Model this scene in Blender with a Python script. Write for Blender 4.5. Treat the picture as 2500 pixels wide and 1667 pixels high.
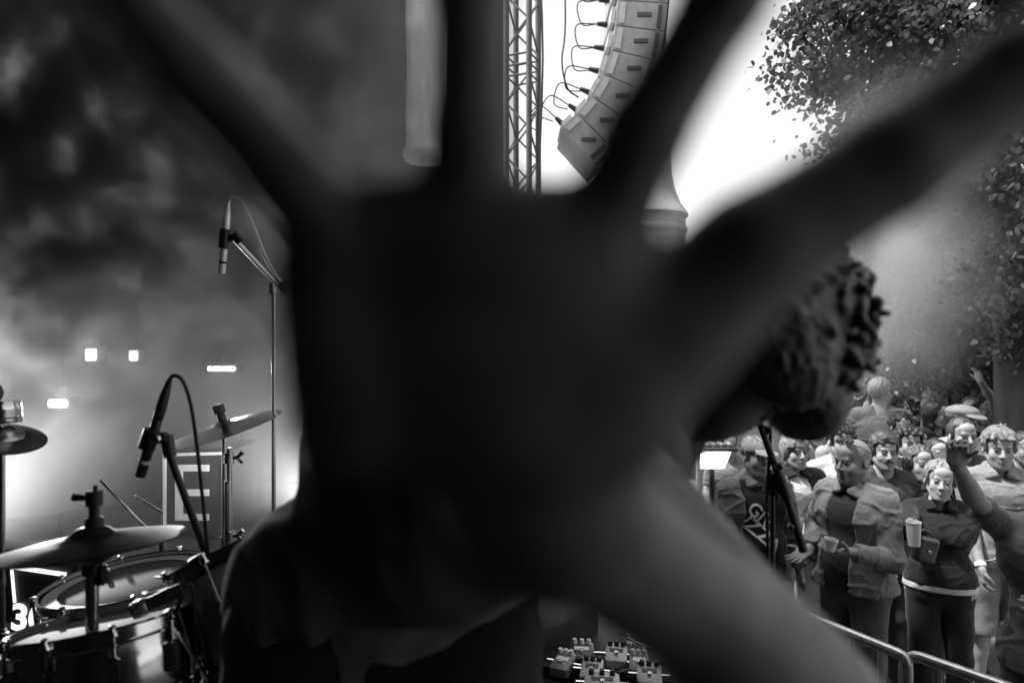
import bpy, math, random
import numpy as np
from mathutils import Vector, Matrix
for _o in list(bpy.data.objects): bpy.data.objects.remove(_o)
S = bpy.context.scene; COL = S.collection
# ---------------------------------------------------------------- camera, sky, sun, exposure
ADDED_WASH = 320.0; SMOKE = True  # energy of the added floor washes; smoke switch
CAMZ = 2.3; STZ = 1.05; F = 1667.0          # eye height, stage top, focal length in pixels of the 2500 px wide photo
cd = bpy.data.cameras.new('camera'); cam = bpy.data.objects.new('camera', cd); COL.objects.link(cam); S.camera = cam
cam.location = (0, 0, CAMZ); cam.rotation_euler = (math.radians(90), 0, 0)
cd.sensor_width = 36; cd.lens = 36 * F / 2500; cd.clip_start = 0.005; cd.clip_end = 2000
cd.dof.use_dof = True; cd.dof.focus_distance = 3.0; cd.dof.aperture_fstop = 2.6
SUN_EL, SUN_AZ = math.radians(63), math.radians(-92)      # high on the left, over the stage roof
w = bpy.data.worlds.new('World'); S.world = w; w.use_nodes = True
nt = w.node_tree; nt.nodes.clear()
sky = nt.nodes.new('ShaderNodeTexSky'); sky.sky_type = 'NISHITA'; sky.sun_disc = False
sky.sun_elevation = SUN_EL; sky.sun_rotation = SUN_AZ; sky.air_density = 1.0; sky.dust_density = 4.0
bw = nt.nodes.new('ShaderNodeRGBToBW'); bg = nt.nodes.new('ShaderNodeBackground'); wo = nt.nodes.new('ShaderNodeOutputWorld')
bg.inputs['Strength'].default_value = 0.15
nt.links.new(sky.outputs[0], bw.inputs[0]); nt.links.new(bw.outputs[0], bg.inputs[0]); nt.links.new(bg.outputs[0], wo.inputs[0])
sl = bpy.data.lights.new('sun', 'SUN'); sl.energy = 2.3; sl.angle = math.radians(6)
sun = bpy.data.objects.new('sun', sl); COL.objects.link(sun)
_sd = Vector((math.sin(SUN_AZ) * math.cos(SUN_EL), math.cos(SUN_AZ) * math.cos(SUN_EL), math.sin(SUN_EL)))
sun.rotation_euler = _sd.to_track_quat('Z', 'Y').to_euler()
S.view_settings.view_transform = 'Standard'; S.view_settings.look = 'None'
S.view_settings.exposure = 1.6; S.view_settings.gamma = 1.0
S.render.engine = 'CYCLES'; S.cycles.use_denoising = True
S.cycles.max_bounces = 8; S.cycles.diffuse_bounces = 4; S.cycles.glossy_bounces = 3; S.cycles.transmission_bounces = 6
S.cycles.transparent_max_bounces = 12; S.cycles.volume_bounces = 2
S.cycles.volume_step_rate = 0.5; S.cycles.volume_max_steps = 64
S.cycles.caustics_reflective = False; S.cycles.caustics_refractive = False
S.cycles.sample_clamp_indirect = 4

# ---------------------------------------------------------------- helpers
def P(px, py, d):                       # photo pixel + distance along the view axis -> place
    return Vector(((px - 1250) / F * d, d, CAMZ + (833.5 - py) / F * d))
def Q(cx, cy, d): return P(1650 + cx / 2.045, 900 + cy / 2.045, d)
def V(*a): return Vector(a)
MATS = {}
def mat(name, base, rough=0.6, metal=0.0, var=0.15, nscale=12, bump=0.0, bscale=60, spec=0.5, emit=0.0, attr=False, trans=0.0, sheen=0.0, stretch=None, sss=0.0):
    if name in MATS: return MATS[name]
    m = bpy.data.materials.new(name); m.use_nodes = True; n = m.node_tree.nodes; l = m.node_tree.links
    b = n['Principled BSDF']
    b.inputs['Roughness'].default_value = rough; b.inputs['Metallic'].default_value = metal
    b.inputs['Specular IOR Level'].default_value = spec
    if trans: b.inputs['Transmission Weight'].default_value = trans
    if sheen: b.inputs['Sheen Weight'].default_value = sheen
    if sss: b.inputs['Subsurface Weight'].default_value = sss; b.inputs['Subsurface Radius'].default_value = (.012, .012, .012); b.inputs['Subsurface Scale'].default_value = 1
    tc = n.new('ShaderNodeTexCoord'); mp = n.new('ShaderNodeMapping'); l.new(tc.outputs['Object'], mp.inputs[0])
    if stretch: mp.inputs['Scale'].default_value = stretch
    no = n.new('ShaderNodeTexNoise'); no.inputs['Scale'].default_value = nscale; no.inputs['Detail'].default_value = 5; l.new(mp.outputs[0], no.inputs[0])
    mr = n.new('ShaderNodeMapRange'); l.new(no.outputs[0], mr.inputs[0])
    mr.inputs[1].default_value = .25; mr.inputs[2].default_value = .75
    mr.inputs[3].default_value = base * (1 - var); mr.inputs[4].default_value = base * (1 + var)
    out = mr.outputs[0]
    if attr:
        at = n.new('ShaderNodeAttribute'); at.attribute_name = 'tint'
        mu = n.new('ShaderNodeMath'); mu.operation = 'MULTIPLY'; l.new(out, mu.inputs[0]); l.new(at.outputs['Fac'], mu.inputs[1]); out = mu.outputs[0]
    l.new(out, b.inputs['Base Color'])
    r2 = n.new('ShaderNodeMapRange'); l.new(no.outputs[0], r2.inputs[0]); r2.inputs[3].default_value = max(.02, rough - .08); r2.inputs[4].default_value = min(1, rough + .08)
    l.new(r2.outputs[0], b.inputs['Roughness'])
    if bump:
        n2 = n.new('ShaderNodeTexNoise'); n2.inputs['Scale'].default_value = bscale; n2.inputs['Detail'].default_value = 4; l.new(mp.outputs[0], n2.inputs[0])
        bp = n.new('ShaderNodeBump'); bp.inputs['Strength'].default_value = bump; bp.inputs['Distance'].default_value = .003
        l.new(n2.outputs[0], bp.inputs['Height']); l.new(bp.outputs[0], b.inputs['Normal'])
    if emit:
        b.inputs['Emission Color'].default_value = (1, 1, 1, 1); b.inputs['Emission Strength'].default_value = emit
    MATS[name] = m; return m

def tag(o, label, cat, group=None, kind=None):
    o['label'] = label; o['category'] = cat
    if group: o['group'] = group
    if kind: o['kind'] = kind
    return o
def empty(name, loc=(0, 0, 0), label=None, cat=None, group=None):
    o = bpy.data.objects.new(name, None); COL.objects.link(o); o.location = loc; o.empty_display_size = .05
    if label: tag(o, label, cat, group)
    return o
def mesh_obj(name, v, f, m, parent=None, smooth=True, tint=None, world=True):
    me = bpy.data.meshes.new(name)
    if isinstance(v, np.ndarray):
        me.vertices.add(len(v)); me.vertices.foreach_set('co', v.astype(np.float32).ravel())
        f = np.asarray(f, dtype=np.int32); k = f.shape[1]
        me.loops.add(f.size); me.loops.foreach_set('vertex_index', f.ravel())
        me.polygons.add(len(f)); me.polygons.foreach_set('loop_start', np.arange(0, f.size, k, dtype=np.int32))
        me.polygons.foreach_set('loop_total', np.full(len(f), k, dtype=np.int32))
        me.update(calc_edges=True); me.validate()
    else:
        me.from_pydata([tuple(p) for p in v], [], f); me.update()
    if smooth: me.polygons.foreach_set('use_smooth', [True] * len(me.polygons))
    if tint is not None:
        a = me.attributes.new('tint', 'FLOAT', 'POINT'); a.data.foreach_set('value', tint.astype(np.float32))
    o = bpy.data.objects.new(name, me); COL.objects.link(o)
    if m: me.materials.append(m)
    if parent is not None:
        o.parent = parent
        if world: o.matrix_parent_inverse = parent_world(parent).inverted()
    return o
def parent_world(o):
    M = o.matrix_basis.copy()
    if o.parent: M = parent_world(o.parent) @ o.matrix_parent_inverse @ M
    return M
class MB:                                # collects shapes; build() links them as one mesh
    def __init__(s): s.v = []; s.f = []
    def add(s, v, f):
        b = len(s.v); s.v += [Vector(p) for p in v]; s.f += [tuple(i + b for i in q) for q in f]; return s
    def box(s, c, size, M=None, bev=0.0):
        hx, hy, hz = size[0] / 2, size[1] / 2, size[2] / 2; c = Vector(c)
        if bev <= 0:
            v = [V(x * hx, y * hy, z * hz) for x in (-1, 1) for y in (-1, 1) for z in (-1, 1)]
            f = [(0, 1, 3, 2), (4, 6, 7, 5), (0, 4, 5, 1), (2, 3, 7, 6), (0, 2, 6, 4), (1, 5, 7, 3)]
        else:
            v = []; bev = min(bev, hx * .9, hy * .9, hz * .9)
            rings = []
            def ring(z, ins):
                a, b = hx - ins, hy - ins; k = bev * .999
                return [V(x, y, z) for x, y in ((-a + k, -b), (a - k, -b), (a, -b + k), (a, b - k), (a - k, b), (-a + k, b), (-a, b - k), (-a, -b + k))]
            for z, ins in ((-hz, bev), (-hz + bev, 0), (hz - bev, 0), (hz, bev)): rings.append(ring(z, ins))
            v = [p for r in rings for p in r]; f = []
            for i in range(3):
                for j in range(8): f.append((i * 8 + j, i * 8 + (j + 1) % 8, i * 8 + 8 + (j + 1) % 8, i * 8 + 8 + j))
            f.append(tuple(range(7, -1, -1))); f.append(tuple(range(24, 32)))
        return s.add([(M @ p if M else p) + c for p in v], f)
    def tube(s, pts, r, n=8, cap=True, closed=False):
        pts = [Vector(p) for p in pts]; rs = r if isinstance(r, (list, tuple)) else [r] * len(pts)
        v = []; f = []; m = len(pts); up = None
        for i, p in enumerate(pts):
            if closed: t = pts[(i + 1) % m] - pts[i - 1]
            else: t = pts[min(i + 1, m - 1)] - pts[max(i - 1, 0)]
            t = t.normalized() if t.length > 1e-9 else V(0, 0, 1)
            if up is None: up = t.orthogonal().normalized()
            up = (up - t * up.dot(t)); up = up.normalized() if up.length > 1e-6 else t.orthogonal().normalized()
            sd = t.cross(up)
            for k in range(n):
                a = 2 * math.pi * k / n; v.append(p + (up * math.cos(a) + sd * math.sin(a)) * rs[i])
        for i in range(m if closed else m - 1):
            j = (i + 1) % m
            for k in range(n): f.append((i * n + k, i * n + (k + 1) % n, j * n + (k + 1) % n, j * n + k))
        if cap and not closed: f.append(tuple(range(n - 1, -1, -1))); f.append(tuple((m - 1) * n + k for k in range(n)))
        return s.add(v, f)
    def lathe(s, prof, n=24, M=None, c=(0, 0, 0), close=False):      # prof [(r,z)]
        v = []; f = []; c = Vector(c)
        for r, z in prof:
            for k in range(n):
                a = 2 * math.pi * k / n; p = V(r * math.cos(a), r * math.sin(a), z); v.append((M @ p if M else p) + c)
        m = len(prof)
        for i in range(m if close else m - 1):
            j = (i + 1) % m
            for k in range(n): f.append((i * n + k, i * n + (k + 1) % n, j * n + (k + 1) % n, j * n + k))
        if not close:
            if prof[0][0] > 1e-6: f.append(tuple(range(n - 1, -1, -1)))
            if prof[-1][0] > 1e-6: f.append(tuple((m - 1) * n + k for k in range(n)))
        return s.add(v, f)
    def build(s, name, m, parent=None, smooth=True):
        o = mesh_obj(name, s.v, s.f, m, parent, smooth)
        if smooth and len(s.f) < 200000:
            try: o.data.set_sharp_from_angle(angle=math.radians(40))
            except Exception: pass
        return o
def align(d, up=(0, 0, 1)):              # matrix whose Z runs along d
    return Vector(d).to_track_quat('Z', 'Y').to_matrix()
def bez(a, b, c, d, n=16):
    a, b, c, d = map(Vector, (a, b, c, d)); o = []
    for i in range(n + 1):
        t = i / n; o.append(a * (1 - t) ** 3 + b * 3 * t * (1 - t) ** 2 + c * 3 * t * t * (1 - t) + d * t ** 3)
    return o
def catmull(pts, n=8):
    pts = [Vector(p) for p in pts]; o = []
    q = [2 * pts[0] - pts[1]] + pts + [2 * pts[-1] - pts[-2]]
    for i in range(len(pts) - 1):
        p0, p1, p2, p3 = q[i:i + 4]
        for k in range(n):
            t = k / n
            o.append(.5 * ((2 * p1) + (p2 - p0) * t + (2 * p0 - 5 * p1 + 4 * p2 - p3) * t * t + (3 * p1 - p0 - 3 * p2 + p3) * t ** 3))
    o.append(pts[-1]); return o

# ---------------------------------------------------------------- value noise and signed-distance surfaces (bodies, clothes, hair)
def vnoise(p, freq, seed=0):
    q = p * freq; i = np.floor(q).astype(np.int64); f = q - i; f = f * f * (3 - 2 * f); r = 0
    for dx in (0, 1):
        for dy in (0, 1):
            for dz in (0, 1):
                h = (i[..., 0] + dx) * 73856093 ^ (i[..., 1] + dy) * 19349663 ^ (i[..., 2] + dz) * 83492791 ^ (seed * 2654435 + 977)
                h = (h ^ (h >> 13)) * 1274126177 & 0x7fffffff; h = ((h ^ (h >> 16)) & 0xffff) / 65535.0
                r = r + h * (f[..., 0] if dx else 1 - f[..., 0]) * (f[..., 1] if dy else 1 - f[..., 1]) * (f[..., 2] if dz else 1 - f[..., 2])
    return r * 2 - 1
def axis(lo, hi, coarse, fines):
    out = [lo]; x = lo
    while x < hi:
        h = coarse
        for a, b, s in fines:
            if a - s < x < b: h = min(h, s)
            elif x < a < x + h: h = max(a - x, s)
        x += h; out.append(x)
    return np.array(out, dtype=np.float32)
class SDF:
    # prims: ('cap', a, b, ra, rb) ('ell', c, r, R) ('box', c, half, round, R); op +1 union, -1 cut, 2 intersect
    def __init__(s): s.p = []
    def cap(s, a, b, ra, rb=None, k=.02, op=1, flat=None):       # flat=(axis vector, factor): thinner along that axis
        s.p.append(('cap', np.array(a, float), np.array(b, float), ra, ra if rb is None else rb, k, op, flat)); return s
    def ell(s, c, r, R=None, k=.02, op=1):
        s.p.append(('ell', np.array(c, float), np.array(r, float), None if R is None else np.array(R, float), 0, k, op, None)); return s
    def box(s, c, h, rd=.01, R=None, k=.01, op=1):
        s.p.append(('box', np.array(c, float), np.array(h, float), None if R is None else np.array(R, float), rd, k, op, None)); return s
    def half(s, p, n, k=.004):                                   # keep the side the normal points away from
        s.p.append(('half', np.array(p, float), np.array(n, float) / np.linalg.norm(n), None, 0, k, 2, None)); return s
    def bounds(s):
        lo = np.full(3, 1e9); hi = -lo
        for q in s.p:
            if q[6] != 1: continue
            a, b = s.bb(q); lo = np.minimum(lo, a); hi = np.maximum(hi, b)
        return lo, hi
    @staticmethod
    def bb(q):
        if q[0] == 'cap':
            r = max(q[3], q[4]) * 1.0; return np.minimum(q[1], q[2]) - r, np.maximum(q[1], q[2]) + r
        if q[0] == 'ell':
            if q[3] is None: return q[1] - q[2], q[1] + q[2]
            e = np.sqrt(((q[3] * q[2][None, :]) ** 2).sum(1)); return q[1] - e, q[1] + e
        h = q[2] + q[4]
        if q[3] is not None: h = (np.abs(q[3]) * h[None, :]).sum(1)
        return q[1] - h, q[1] + h
    def mesh(s, coarse, fines=()):       # fines: [(lo3, hi3, step)]
        lo, hi = s.bounds(); lo = lo - .03; hi = hi + .03
        ax = [axis(lo[i], hi[i], coarse, [(a[i], b[i], st) for a, b, st in fines]) for i in range(3)]
        D = np.full([len(a) for a in ax], .2, dtype=np.float32)
        for q in s.p:
            kind, op, k = q[0], q[6], q[5]
            if kind == 'half': sl_ = (slice(None),) * 3
            else:
                a, b = s.bb(q); m = .025 + k + coarse
                sl_ = tuple(slice(max(0, np.searchsorted(ax[i], a[i] - m) - 1), np.searchsorted(ax[i], b[i] + m) + 1) for i in range(3))
            X = ax[0][sl_[0]][:, None, None]; Y = ax[1][sl_[1]][None, :, None]; Z = ax[2][sl_[2]][None, None, :]
            if kind == 'half':
                n = q[2]; d = (X - q[1][0]) * n[0] + (Y - q[1][1]) * n[1] + (Z - q[1][2]) * n[2]
            elif kind == 'cap':
                a, b = q[1], q[2]; ab = b - a; L = float(ab @ ab) + 1e-12
                px, py, pz = X - a[0], Y - a[1], Z - a[2]
                t = np.clip((px * ab[0] + py * ab[1] + pz * ab[2]) / L, 0, 1)
                px = px - t * ab[0]; py = py - t * ab[1]; pz = pz - t * ab[2]
                if q[7] is not None:
                    fv, fac = np.array(q[7][0], float), q[7][1]; fv = fv / np.linalg.norm(fv)
                    dt = (px * fv[0] + py * fv[1] + pz * fv[2]) * (1 / fac - 1)
                    px = px + dt * fv[0]; py = py + dt * fv[1]; pz = pz + dt * fv[2]
                d = np.sqrt(px * px + py * py + pz * pz) - (q[3] + (q[4] - q[3]) * t)
            else:
                px, py, pz = X - q[1][0], Y - q[1][1], Z - q[1][2]
                if q[3] is not None:
                    R = q[3]; px, py, pz = (px * R[0, 0] + py * R[1, 0] + pz * R[2, 0], px * R[0, 1] + py * R[1, 1] + pz * R[2, 1], px * R[0, 2] + py * R[1, 2] + pz * R[2, 2])
                r = q[2]
                if kind == 'ell':
                    k0 = np.sqrt((px / r[0]) ** 2 + (py / r[1]) ** 2 + (pz / r[2]) ** 2); k1 = np.sqrt((px / r[0] ** 2) ** 2 + (py / r[1] ** 2) ** 2 + (pz / r[2] ** 2) ** 2)
                    d = k0 * (k0 - 1) / (k1 + 1e-9)
                else:
                    qx, qy, qz = np.abs(px) - r[0], np.abs(py) - r[1], np.abs(pz) - r[2]
                    d = np.sqrt(np.maximum(qx, 0) ** 2 + np.maximum(qy, 0) ** 2 + np.maximum(qz, 0) ** 2) + np.minimum(np.maximum(qx, np.maximum(qy, qz)), 0) - q[4]
            A = D[sl_]
            if op == 1: h = np.clip(.5 + .5 * (A - d) / k, 0, 1); D[sl_] = A + (d - A) * h - k * h * (1 - h)
            else:
                if op == -1: d = -d
                h = np.clip(.5 - .5 * (A - d) / k, 0, 1); D[sl_] = A + (d - A) * h + k * h * (1 - h)
        return surface(D, ax)
def surface(D, ax):
    D[0] = D[-1] = .1; D[:, 0] = D[:, -1] = .1; D[:, :, 0] = D[:, :, -1] = .1
    s = D < 0
    c = np.zeros([n - 1 for n in D.shape], dtype=np.int8)
    for i in (0, 1):
        for j in (0, 1):
            for k in (0, 1): c += s[i:D.shape[0] - 1 + i, j:D.shape[1] - 1 + j, k:D.shape[2] - 1 + k]
    I, J, K = np.nonzero((c > 0) & (c < 8))
    idx = np.full(c.shape, -1, dtype=np.int32); idx[I, J, K] = np.arange(len(I))
    acc = np.zeros((len(I), 3)); cnt = np.zeros(len(I))
    cor = [(i, j, k) for i in (0, 1) for j in (0, 1) for k in (0, 1)]
    val = {q: D[I + q[0], J + q[1], K + q[2]] for q in cor}
    pos = {q: np.stack([ax[0][I + q[0]], ax[1][J + q[1]], ax[2][K + q[2]]], 1) for q in cor}
    for a in cor:
        for d in range(3):
            if a[d]: continue
            b = tuple(1 if e == d else a[e] for e in range(3))
            m = (val[a] < 0) != (val[b] < 0)
            t = (val[a] / (val[a] - val[b] + 1e-12))[:, None]
            acc += np.where(m[:, None], pos[a] + t * (pos[b] - pos[a]), 0); cnt += m
    v = acc / np.maximum(cnt, 1)[:, None]
    F_ = []
    for d in range(3):
        e1, e2 = [(1, 2), (2, 0), (0, 1)][d]
        a = [slice(None)] * 3; b = [slice(None)] * 3; a[d] = slice(0, -1); b[d] = slice(1, None)
        sa, sb = s[tuple(a)], s[tuple(b)]; ch = np.nonzero(sa != sb)
        ch = np.stack(ch, 1); ok = (ch[:, e1] > 0) & (ch[:, e2] > 0); ch = ch[ok]
        inside = sa[ch[:, 0], ch[:, 1], ch[:, 2]]
        def cell(o1, o2):
            q = ch.copy(); q[:, e1] -= o1; q[:, e2] -= o2; return idx[q[:, 0], q[:, 1], q[:, 2]]
        f = np.stack([cell(1, 1), cell(0, 1), cell(0, 0), cell(1, 0)], 1)
        f[~inside] = f[~inside][:, ::-1]; F_.append(f)
    return v, np.concatenate(F_)
def normals(v, f):
    n = np.cross(v[f[:, 2]] - v[f[:, 0]], v[f[:, 3]] - v[f[:, 1]]); o = np.zeros_like(v)
    for i in range(4): np.add.at(o, f[:, i], n)
    return o / (np.linalg.norm(o, axis=1)[:, None] + 1e-12)
# ---------------------------------------------------------------- people
def skin(v):
    v = v * .78
    return mat('skin_%02d' % int(v * 100), v, .58, var=.12, nscale=40, attr=True, spec=.3, bump=.12, bscale=180)
def cloth(name, v, rough=.85, var=.14, bump=.35, bscale=220): return mat(name, v, rough, var=var, nscale=25, bump=bump, bscale=bscale, spec=.2, sheen=.15)
def hairm(v): return mat('hair_%03d' % int(v * 1000), v, .45, var=.55, nscale=18, bump=.7, bscale=70, spec=.5, stretch=(4, 4, .7))
def rotm(yaw=0, pitch=0, roll=0):        # head turn: yaw about z, nod forward, tilt
    return np.array((Matrix.Rotation(math.radians(yaw), 3, 'Z') @ Matrix.Rotation(math.radians(pitch), 3, 'X') @ Matrix.Rotation(math.radians(roll), 3, 'Y')))
def ik(s, t, l1, l2, hint):
    s, t, hint = Vector(s), Vector(t), Vector(hint); d = t - s; L = min(d.length, (l1 + l2) * .995); d.normalize(); t = s + d * L
    a = (l1 * l1 - l2 * l2 + L * L) / (2 * L); h = math.sqrt(max(1e-6, l1 * l1 - a * a))
    n = hint - d * hint.dot(d); n = n.normalized() if n.length > 1e-5 else d.orthogonal().normalized()
    return s + d * a + n * h, t
def hand_prims(g, w, d, n, right, curl=.35, spread=.12, s=1.0, thumb_in=.3, k=.006, curls=None):
    w = Vector(w); d = Vector(d).normalized(); n = Vector(n); n = (n - d * n.dot(d)).normalized()
    sd = d.cross(n) if right else n.cross(d)
    R = np.array(Matrix((sd, d, n)).transposed())
    g.box(w + d * .048 * s, (.030 * s, .040 * s, .004 * s), .010 * s, R, k=.012)
    g.cap(w - d * .02 * s, w + d * .03 * s, .024 * s, .026 * s, k=.015, flat=(n, .75))
    g.cap(w + d * .018 * s + sd * .022 * s, w + d * .055 * s + sd * .030 * s + n * .006 * s, .016 * s, .013 * s, k=.01)
    for i, (o, L) in enumerate(((.030, .074), (.0105, .082), (-.0105, .076), (-.031, .060))):
        b = w + d * (.088 - (.004 if i in (0, 2) else 0) - (.012 if i == 3 else 0)) * s + sd * o * s; a = 0; p = b
        c = curls[i] if curls else curl
        fan = (o / .03) * spread
        for j, fr in enumerate((.45, .31, .24)):
            a += c * (.8, 1.1, .9)[j]
            dd = (d + sd * fan).normalized() * math.cos(a) + n * math.sin(a); q = p + dd * L * fr * s
            r0 = (.0092, .0083, .0075)[j] * s * (.88 if i == 3 else 1); g.cap(p, q, r0, r0 * .92, k=k); p = q
    b = w + d * .028 * s + sd * .030 * s
    q = b + (sd * .75 + d * .62 + n * thumb_in).normalized() * .046 * s
    g.cap(b, q, .0125 * s, .0105 * s, k=.01); e = q + (sd * .35 + d * .85 + n * thumb_in * 1.3).normalized() * .034 * s; g.cap(q, e, .0105 * s, .0085 * s, k=k)

def head_prims(g, HC, Rh, fem=False, smile=0.0, fat=0.0, neck=None):
    H = lambda *p: np.array(HC, float) + Rh @ np.array(p, float)
    fw = .94 if fem else 1.0; fw += fat * .12
    g.ell(H(0, .018, .034), (.077, .097, .089), Rh, k=.02)
    g.ell(H(0, -.034, -.035), (.060 * fw, .060, .083), Rh, k=.02)
    for s in (-1, 1):
        g.cap(H(s * .054 * fw, .0, -.05), H(s * .022, -.058, -.096), .021, .018, k=.025)
        g.ell(H(s * .041 * fw, -.060, -.028), (.020, .021, .026), Rh, k=.022)
        g.ell(H(s * .079, .014, -.004), (.008, .019, .032), Rh @ rotm(0, -12, s * -18), k=.006)
        g.ell(H(s * .072, .010, -.004), (.010, .012, .02), Rh, k=.006)
    g.ell(H(0, -.048, -.072), (.046 * fw, .040, .046), Rh, k=.02)
    g.ell(H(0, -.068, -.102), (.024 * fw, .020, .017), Rh, k=.022)
    g.cap(H(-.036, -.082, .025), H(.036, -.082, .025), .012 if not fem else .009, k=.014)
    g.ell(H(0, -.06, .06), (.05, .035, .04), Rh, k=.02)
    for s in (-1, 1): g.ell(H(s * .031, -.099, .004), (.016, .014, .0105), Rh, k=.010, op=-1)
    for s in (-1, 1):
        g.cap(H(s * .019, -.085, .0085), H(s * .031, -.0905, .0115), .0042, .0046, k=.004); g.cap(H(s * .031, -.0905, .0115), H(s * .044, -.081, .0075), .0046, .0040, k=.004)
        g.cap(H(s * .020, -.083, -.004), H(s * .042, -.080, -.005), .0045, .0045, k=.006)
    g.cap(H(0, -.090, .012), H(0, -.110, -.024), .0075, .0115, k=.008)
    g.ell(H(0, -.108, -.028), (.0115, .012, .009), Rh, k=.006)
    for s in (-1, 1): g.ell(H(s * .0125, -.099, -.031), (.007, .009, .0075), Rh, k=.005)
    cz = .007 * smile
    g.cap(H(-.026, -.080, -.062 + cz), H(0, -.094, -.060), .0055, .0068, k=.005); g.cap(H(.026, -.080, -.062 + cz), H(0, -.094, -.060), .0055, .0068, k=.005)
    g.cap(H(-.020, -.082, -.068 + cz), H(0, -.092, -.072), .0055, .0078, k=.005); g.cap(H(.020, -.082, -.068 + cz), H(0, -.092, -.072), .0055, .0078, k=.005)
    if fat: g.ell(H(0, -.03, -.105), (.05, .05, .032), Rh, k=.03)
    return H
def face_tint(v, HC, Rh, brow=.35, lips=.74, beard=0.0, fem=False, moust=0.0, seed=0, stub=0.0):
    q = (v - np.array(HC)) @ Rh; x, y, z = q[:, 0], q[:, 1], q[:, 2]; t = np.ones(len(v)); front = y < -.055
    ss = lambda a: np.clip(a, 0, 1)
    lip = ss(1.6 - np.sqrt((x / .023) ** 2 + ((z + .066) / .012) ** 2) * 1.1) * front
    t *= 1 - (1 - lips) * lip
    mouthline = ss(1.3 - np.abs(z + .0658) / .0022) * (np.abs(x) < .025) * front; t *= 1 - .35 * mouthline
    for s in (-1, 1):
        xx = (x * s - .034) / .022; zz = (z - (.027 - .006 * xx * xx)) / (.0065 if not fem else .0045)
        t *= 1 - (1 - brow * .8) * ss(1.5 - np.sqrt(xx ** 2 + zz ** 2)) * (y < -.05)
        lid = ss(1.4 - np.sqrt(((x * s - .031) / .017) ** 2 + ((z - .006) / .0085) ** 2)) * (y < -.06); t *= 1 - .25 * lid
        t *= 1 - .6 * ss(1.3 - np.sqrt(((x * s - .007) / .0035) ** 2 + ((z + .036) / .003) ** 2)) * (y < -.09)
    if moust: t *= 1 - moust * ss(1.5 - np.sqrt((x / .030) ** 2 + ((z + .049) / .010) ** 2)) * front
    if beard: t *= 1 - beard * ss((-.045 - z) / .02) * ss((.03 - y) / .03) * (z > -.135) * (1 - .8 * lip)
    if stub: t *= 1 - stub * ss((-.03 - z) / .03) * (z > -.13)
    t *= 1 + .06 * vnoise(v, 90, seed)
    return t
def hair_sdf(style, HC, Rh, vol=.012, chest=None):
    g = SDF(); H = lambda *p: np.array(HC, float) + Rh @ np.array(p, float)
    if style == 'long' or style == 'straight':
        g.ell(H(0, .022, .036), (.080 + vol, .100 + vol, .092 + vol), Rh, k=.02)
        for s in (-1, 1):
            g.cap(H(s * .070, .005, .03), H(s * .078, .012, -.10), .024, .024, k=.02)
            g.cap(H(s * .078, .012, -.10), H(s * .082, -.01, -.25), .026, .013, k=.02)
            g.cap(H(s * .05, .06, .0), H(s * .055, .055, -.22), .045, .03, k=.03)
    elif style == 'bowl':
        g.ell(H(0, .018, .034), (.082 + vol, .101 + vol, .092 + vol), Rh, k=.02)
        for s in (-1, 1): g.cap(H(s * .074, .0, .02), H(s * .076, .01, -.055), .022, .016, k=.02)
        g.cap(H(-.05, -.068, .075), H(-.058, -.072, .038), .02, .012, k=.02); g.cap(H(.05, -.068, .075), H(.058, -.072, .038), .02, .012, k=.02)
        g.cap(H(0, -.075, .09), H(.004, -.095, .046), .022, .010, k=.025); g.cap(H(0, .07, .0), H(0, .06, -.07), .05, .035, k=.03)
    elif style == 'mullet':
        g.ell(H(0, .018, .040), (.080 + vol, .100 + vol, .092 + vol), Rh, k=.02)
        g.cap(H(0, -.07, .10), H(.03, -.088, .075), .022, .014, k=.02); g.cap(H(-.02, -.07, .10), H(-.04, -.082, .07), .02, .012, k=.02)
        for s in (-1, 1): g.cap(H(s * .072, .035, .0), H(s * .066, .05, -.13), .026, .016, k=.02)
        g.cap(H(0, .075, .0), H(0, .07, -.14), .05, .03, k=.03)
    elif style == 'updo':
        g.ell(H(0, .022, .036), (.079 + vol * .8, .099 + vol, .090 + vol), Rh, k=.02)
        g.ell(H(0, .11, .05), (.045, .04, .045), Rh, k=.02)
        for s in (-1, 1): g.cap(H(s * .068, -.035, .05), H(s * .081, -.022, -.03), .014, .010, k=.015); g.cap(H(s * .081, -.022, -.03), H(s * .088, -.03, -.12), .009, .004, k=.01)
    elif style == 'quiff':
        g.ell(H(0, .020, .040), (.078 + vol, .099 + vol, .090 + vol), Rh, k=.02)
        for x, dx in ((-.045, -.01), (-.015, .012), (.02, .015), (.048, .008)): g.cap(H(x, -.055, .105), H(x + dx, -.092, .078), .024, .012, k=.015)
    else:
        g.ell(H(0, .020, .036), (.078 + vol * .7, .099 + vol, .090 + vol), Rh, k=.02)
    # keep the face clear
    top = {'bowl': .040, 'quiff': .070, 'mullet': .068, 'crop': .078, 'short': .072, 'curly': .066, 'updo': .066, 'long': .066, 'straight': .070}.get(style, .07)
    g.box(H(0, -.12, top - .14), (.057 if style in ('long', 'straight') else .064, .075, .125), .012, Rh, k=.014, op=-1)
    if style in ('short', 'crop', 'quiff', 'curly', 'updo'):
        g.box(H(0, -.03, -.13), (.12, .075, .10), .01, Rh, k=.015, op=-1); g.box(H(0, .10, -.19), (.15, .1, .11), .01, Rh, k=.012, op=-1)
        for s in (-1, 1): g.ell(H(s * .095, .012, -.01), (.03, .022, .04), Rh, k=.01, op=-1)
    return g
def ruffle(v, f, amp, freq, seed, stretch=(1, 1, 1), amp2=0, freq2=0):
    n = normals(v, f); q = v * np.array(stretch)
    d = vnoise(q, freq, seed) * amp
    if amp2: d = d + vnoise(q, freq2, seed + 5) * amp2
    return v + n * d[:, None]

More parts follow.
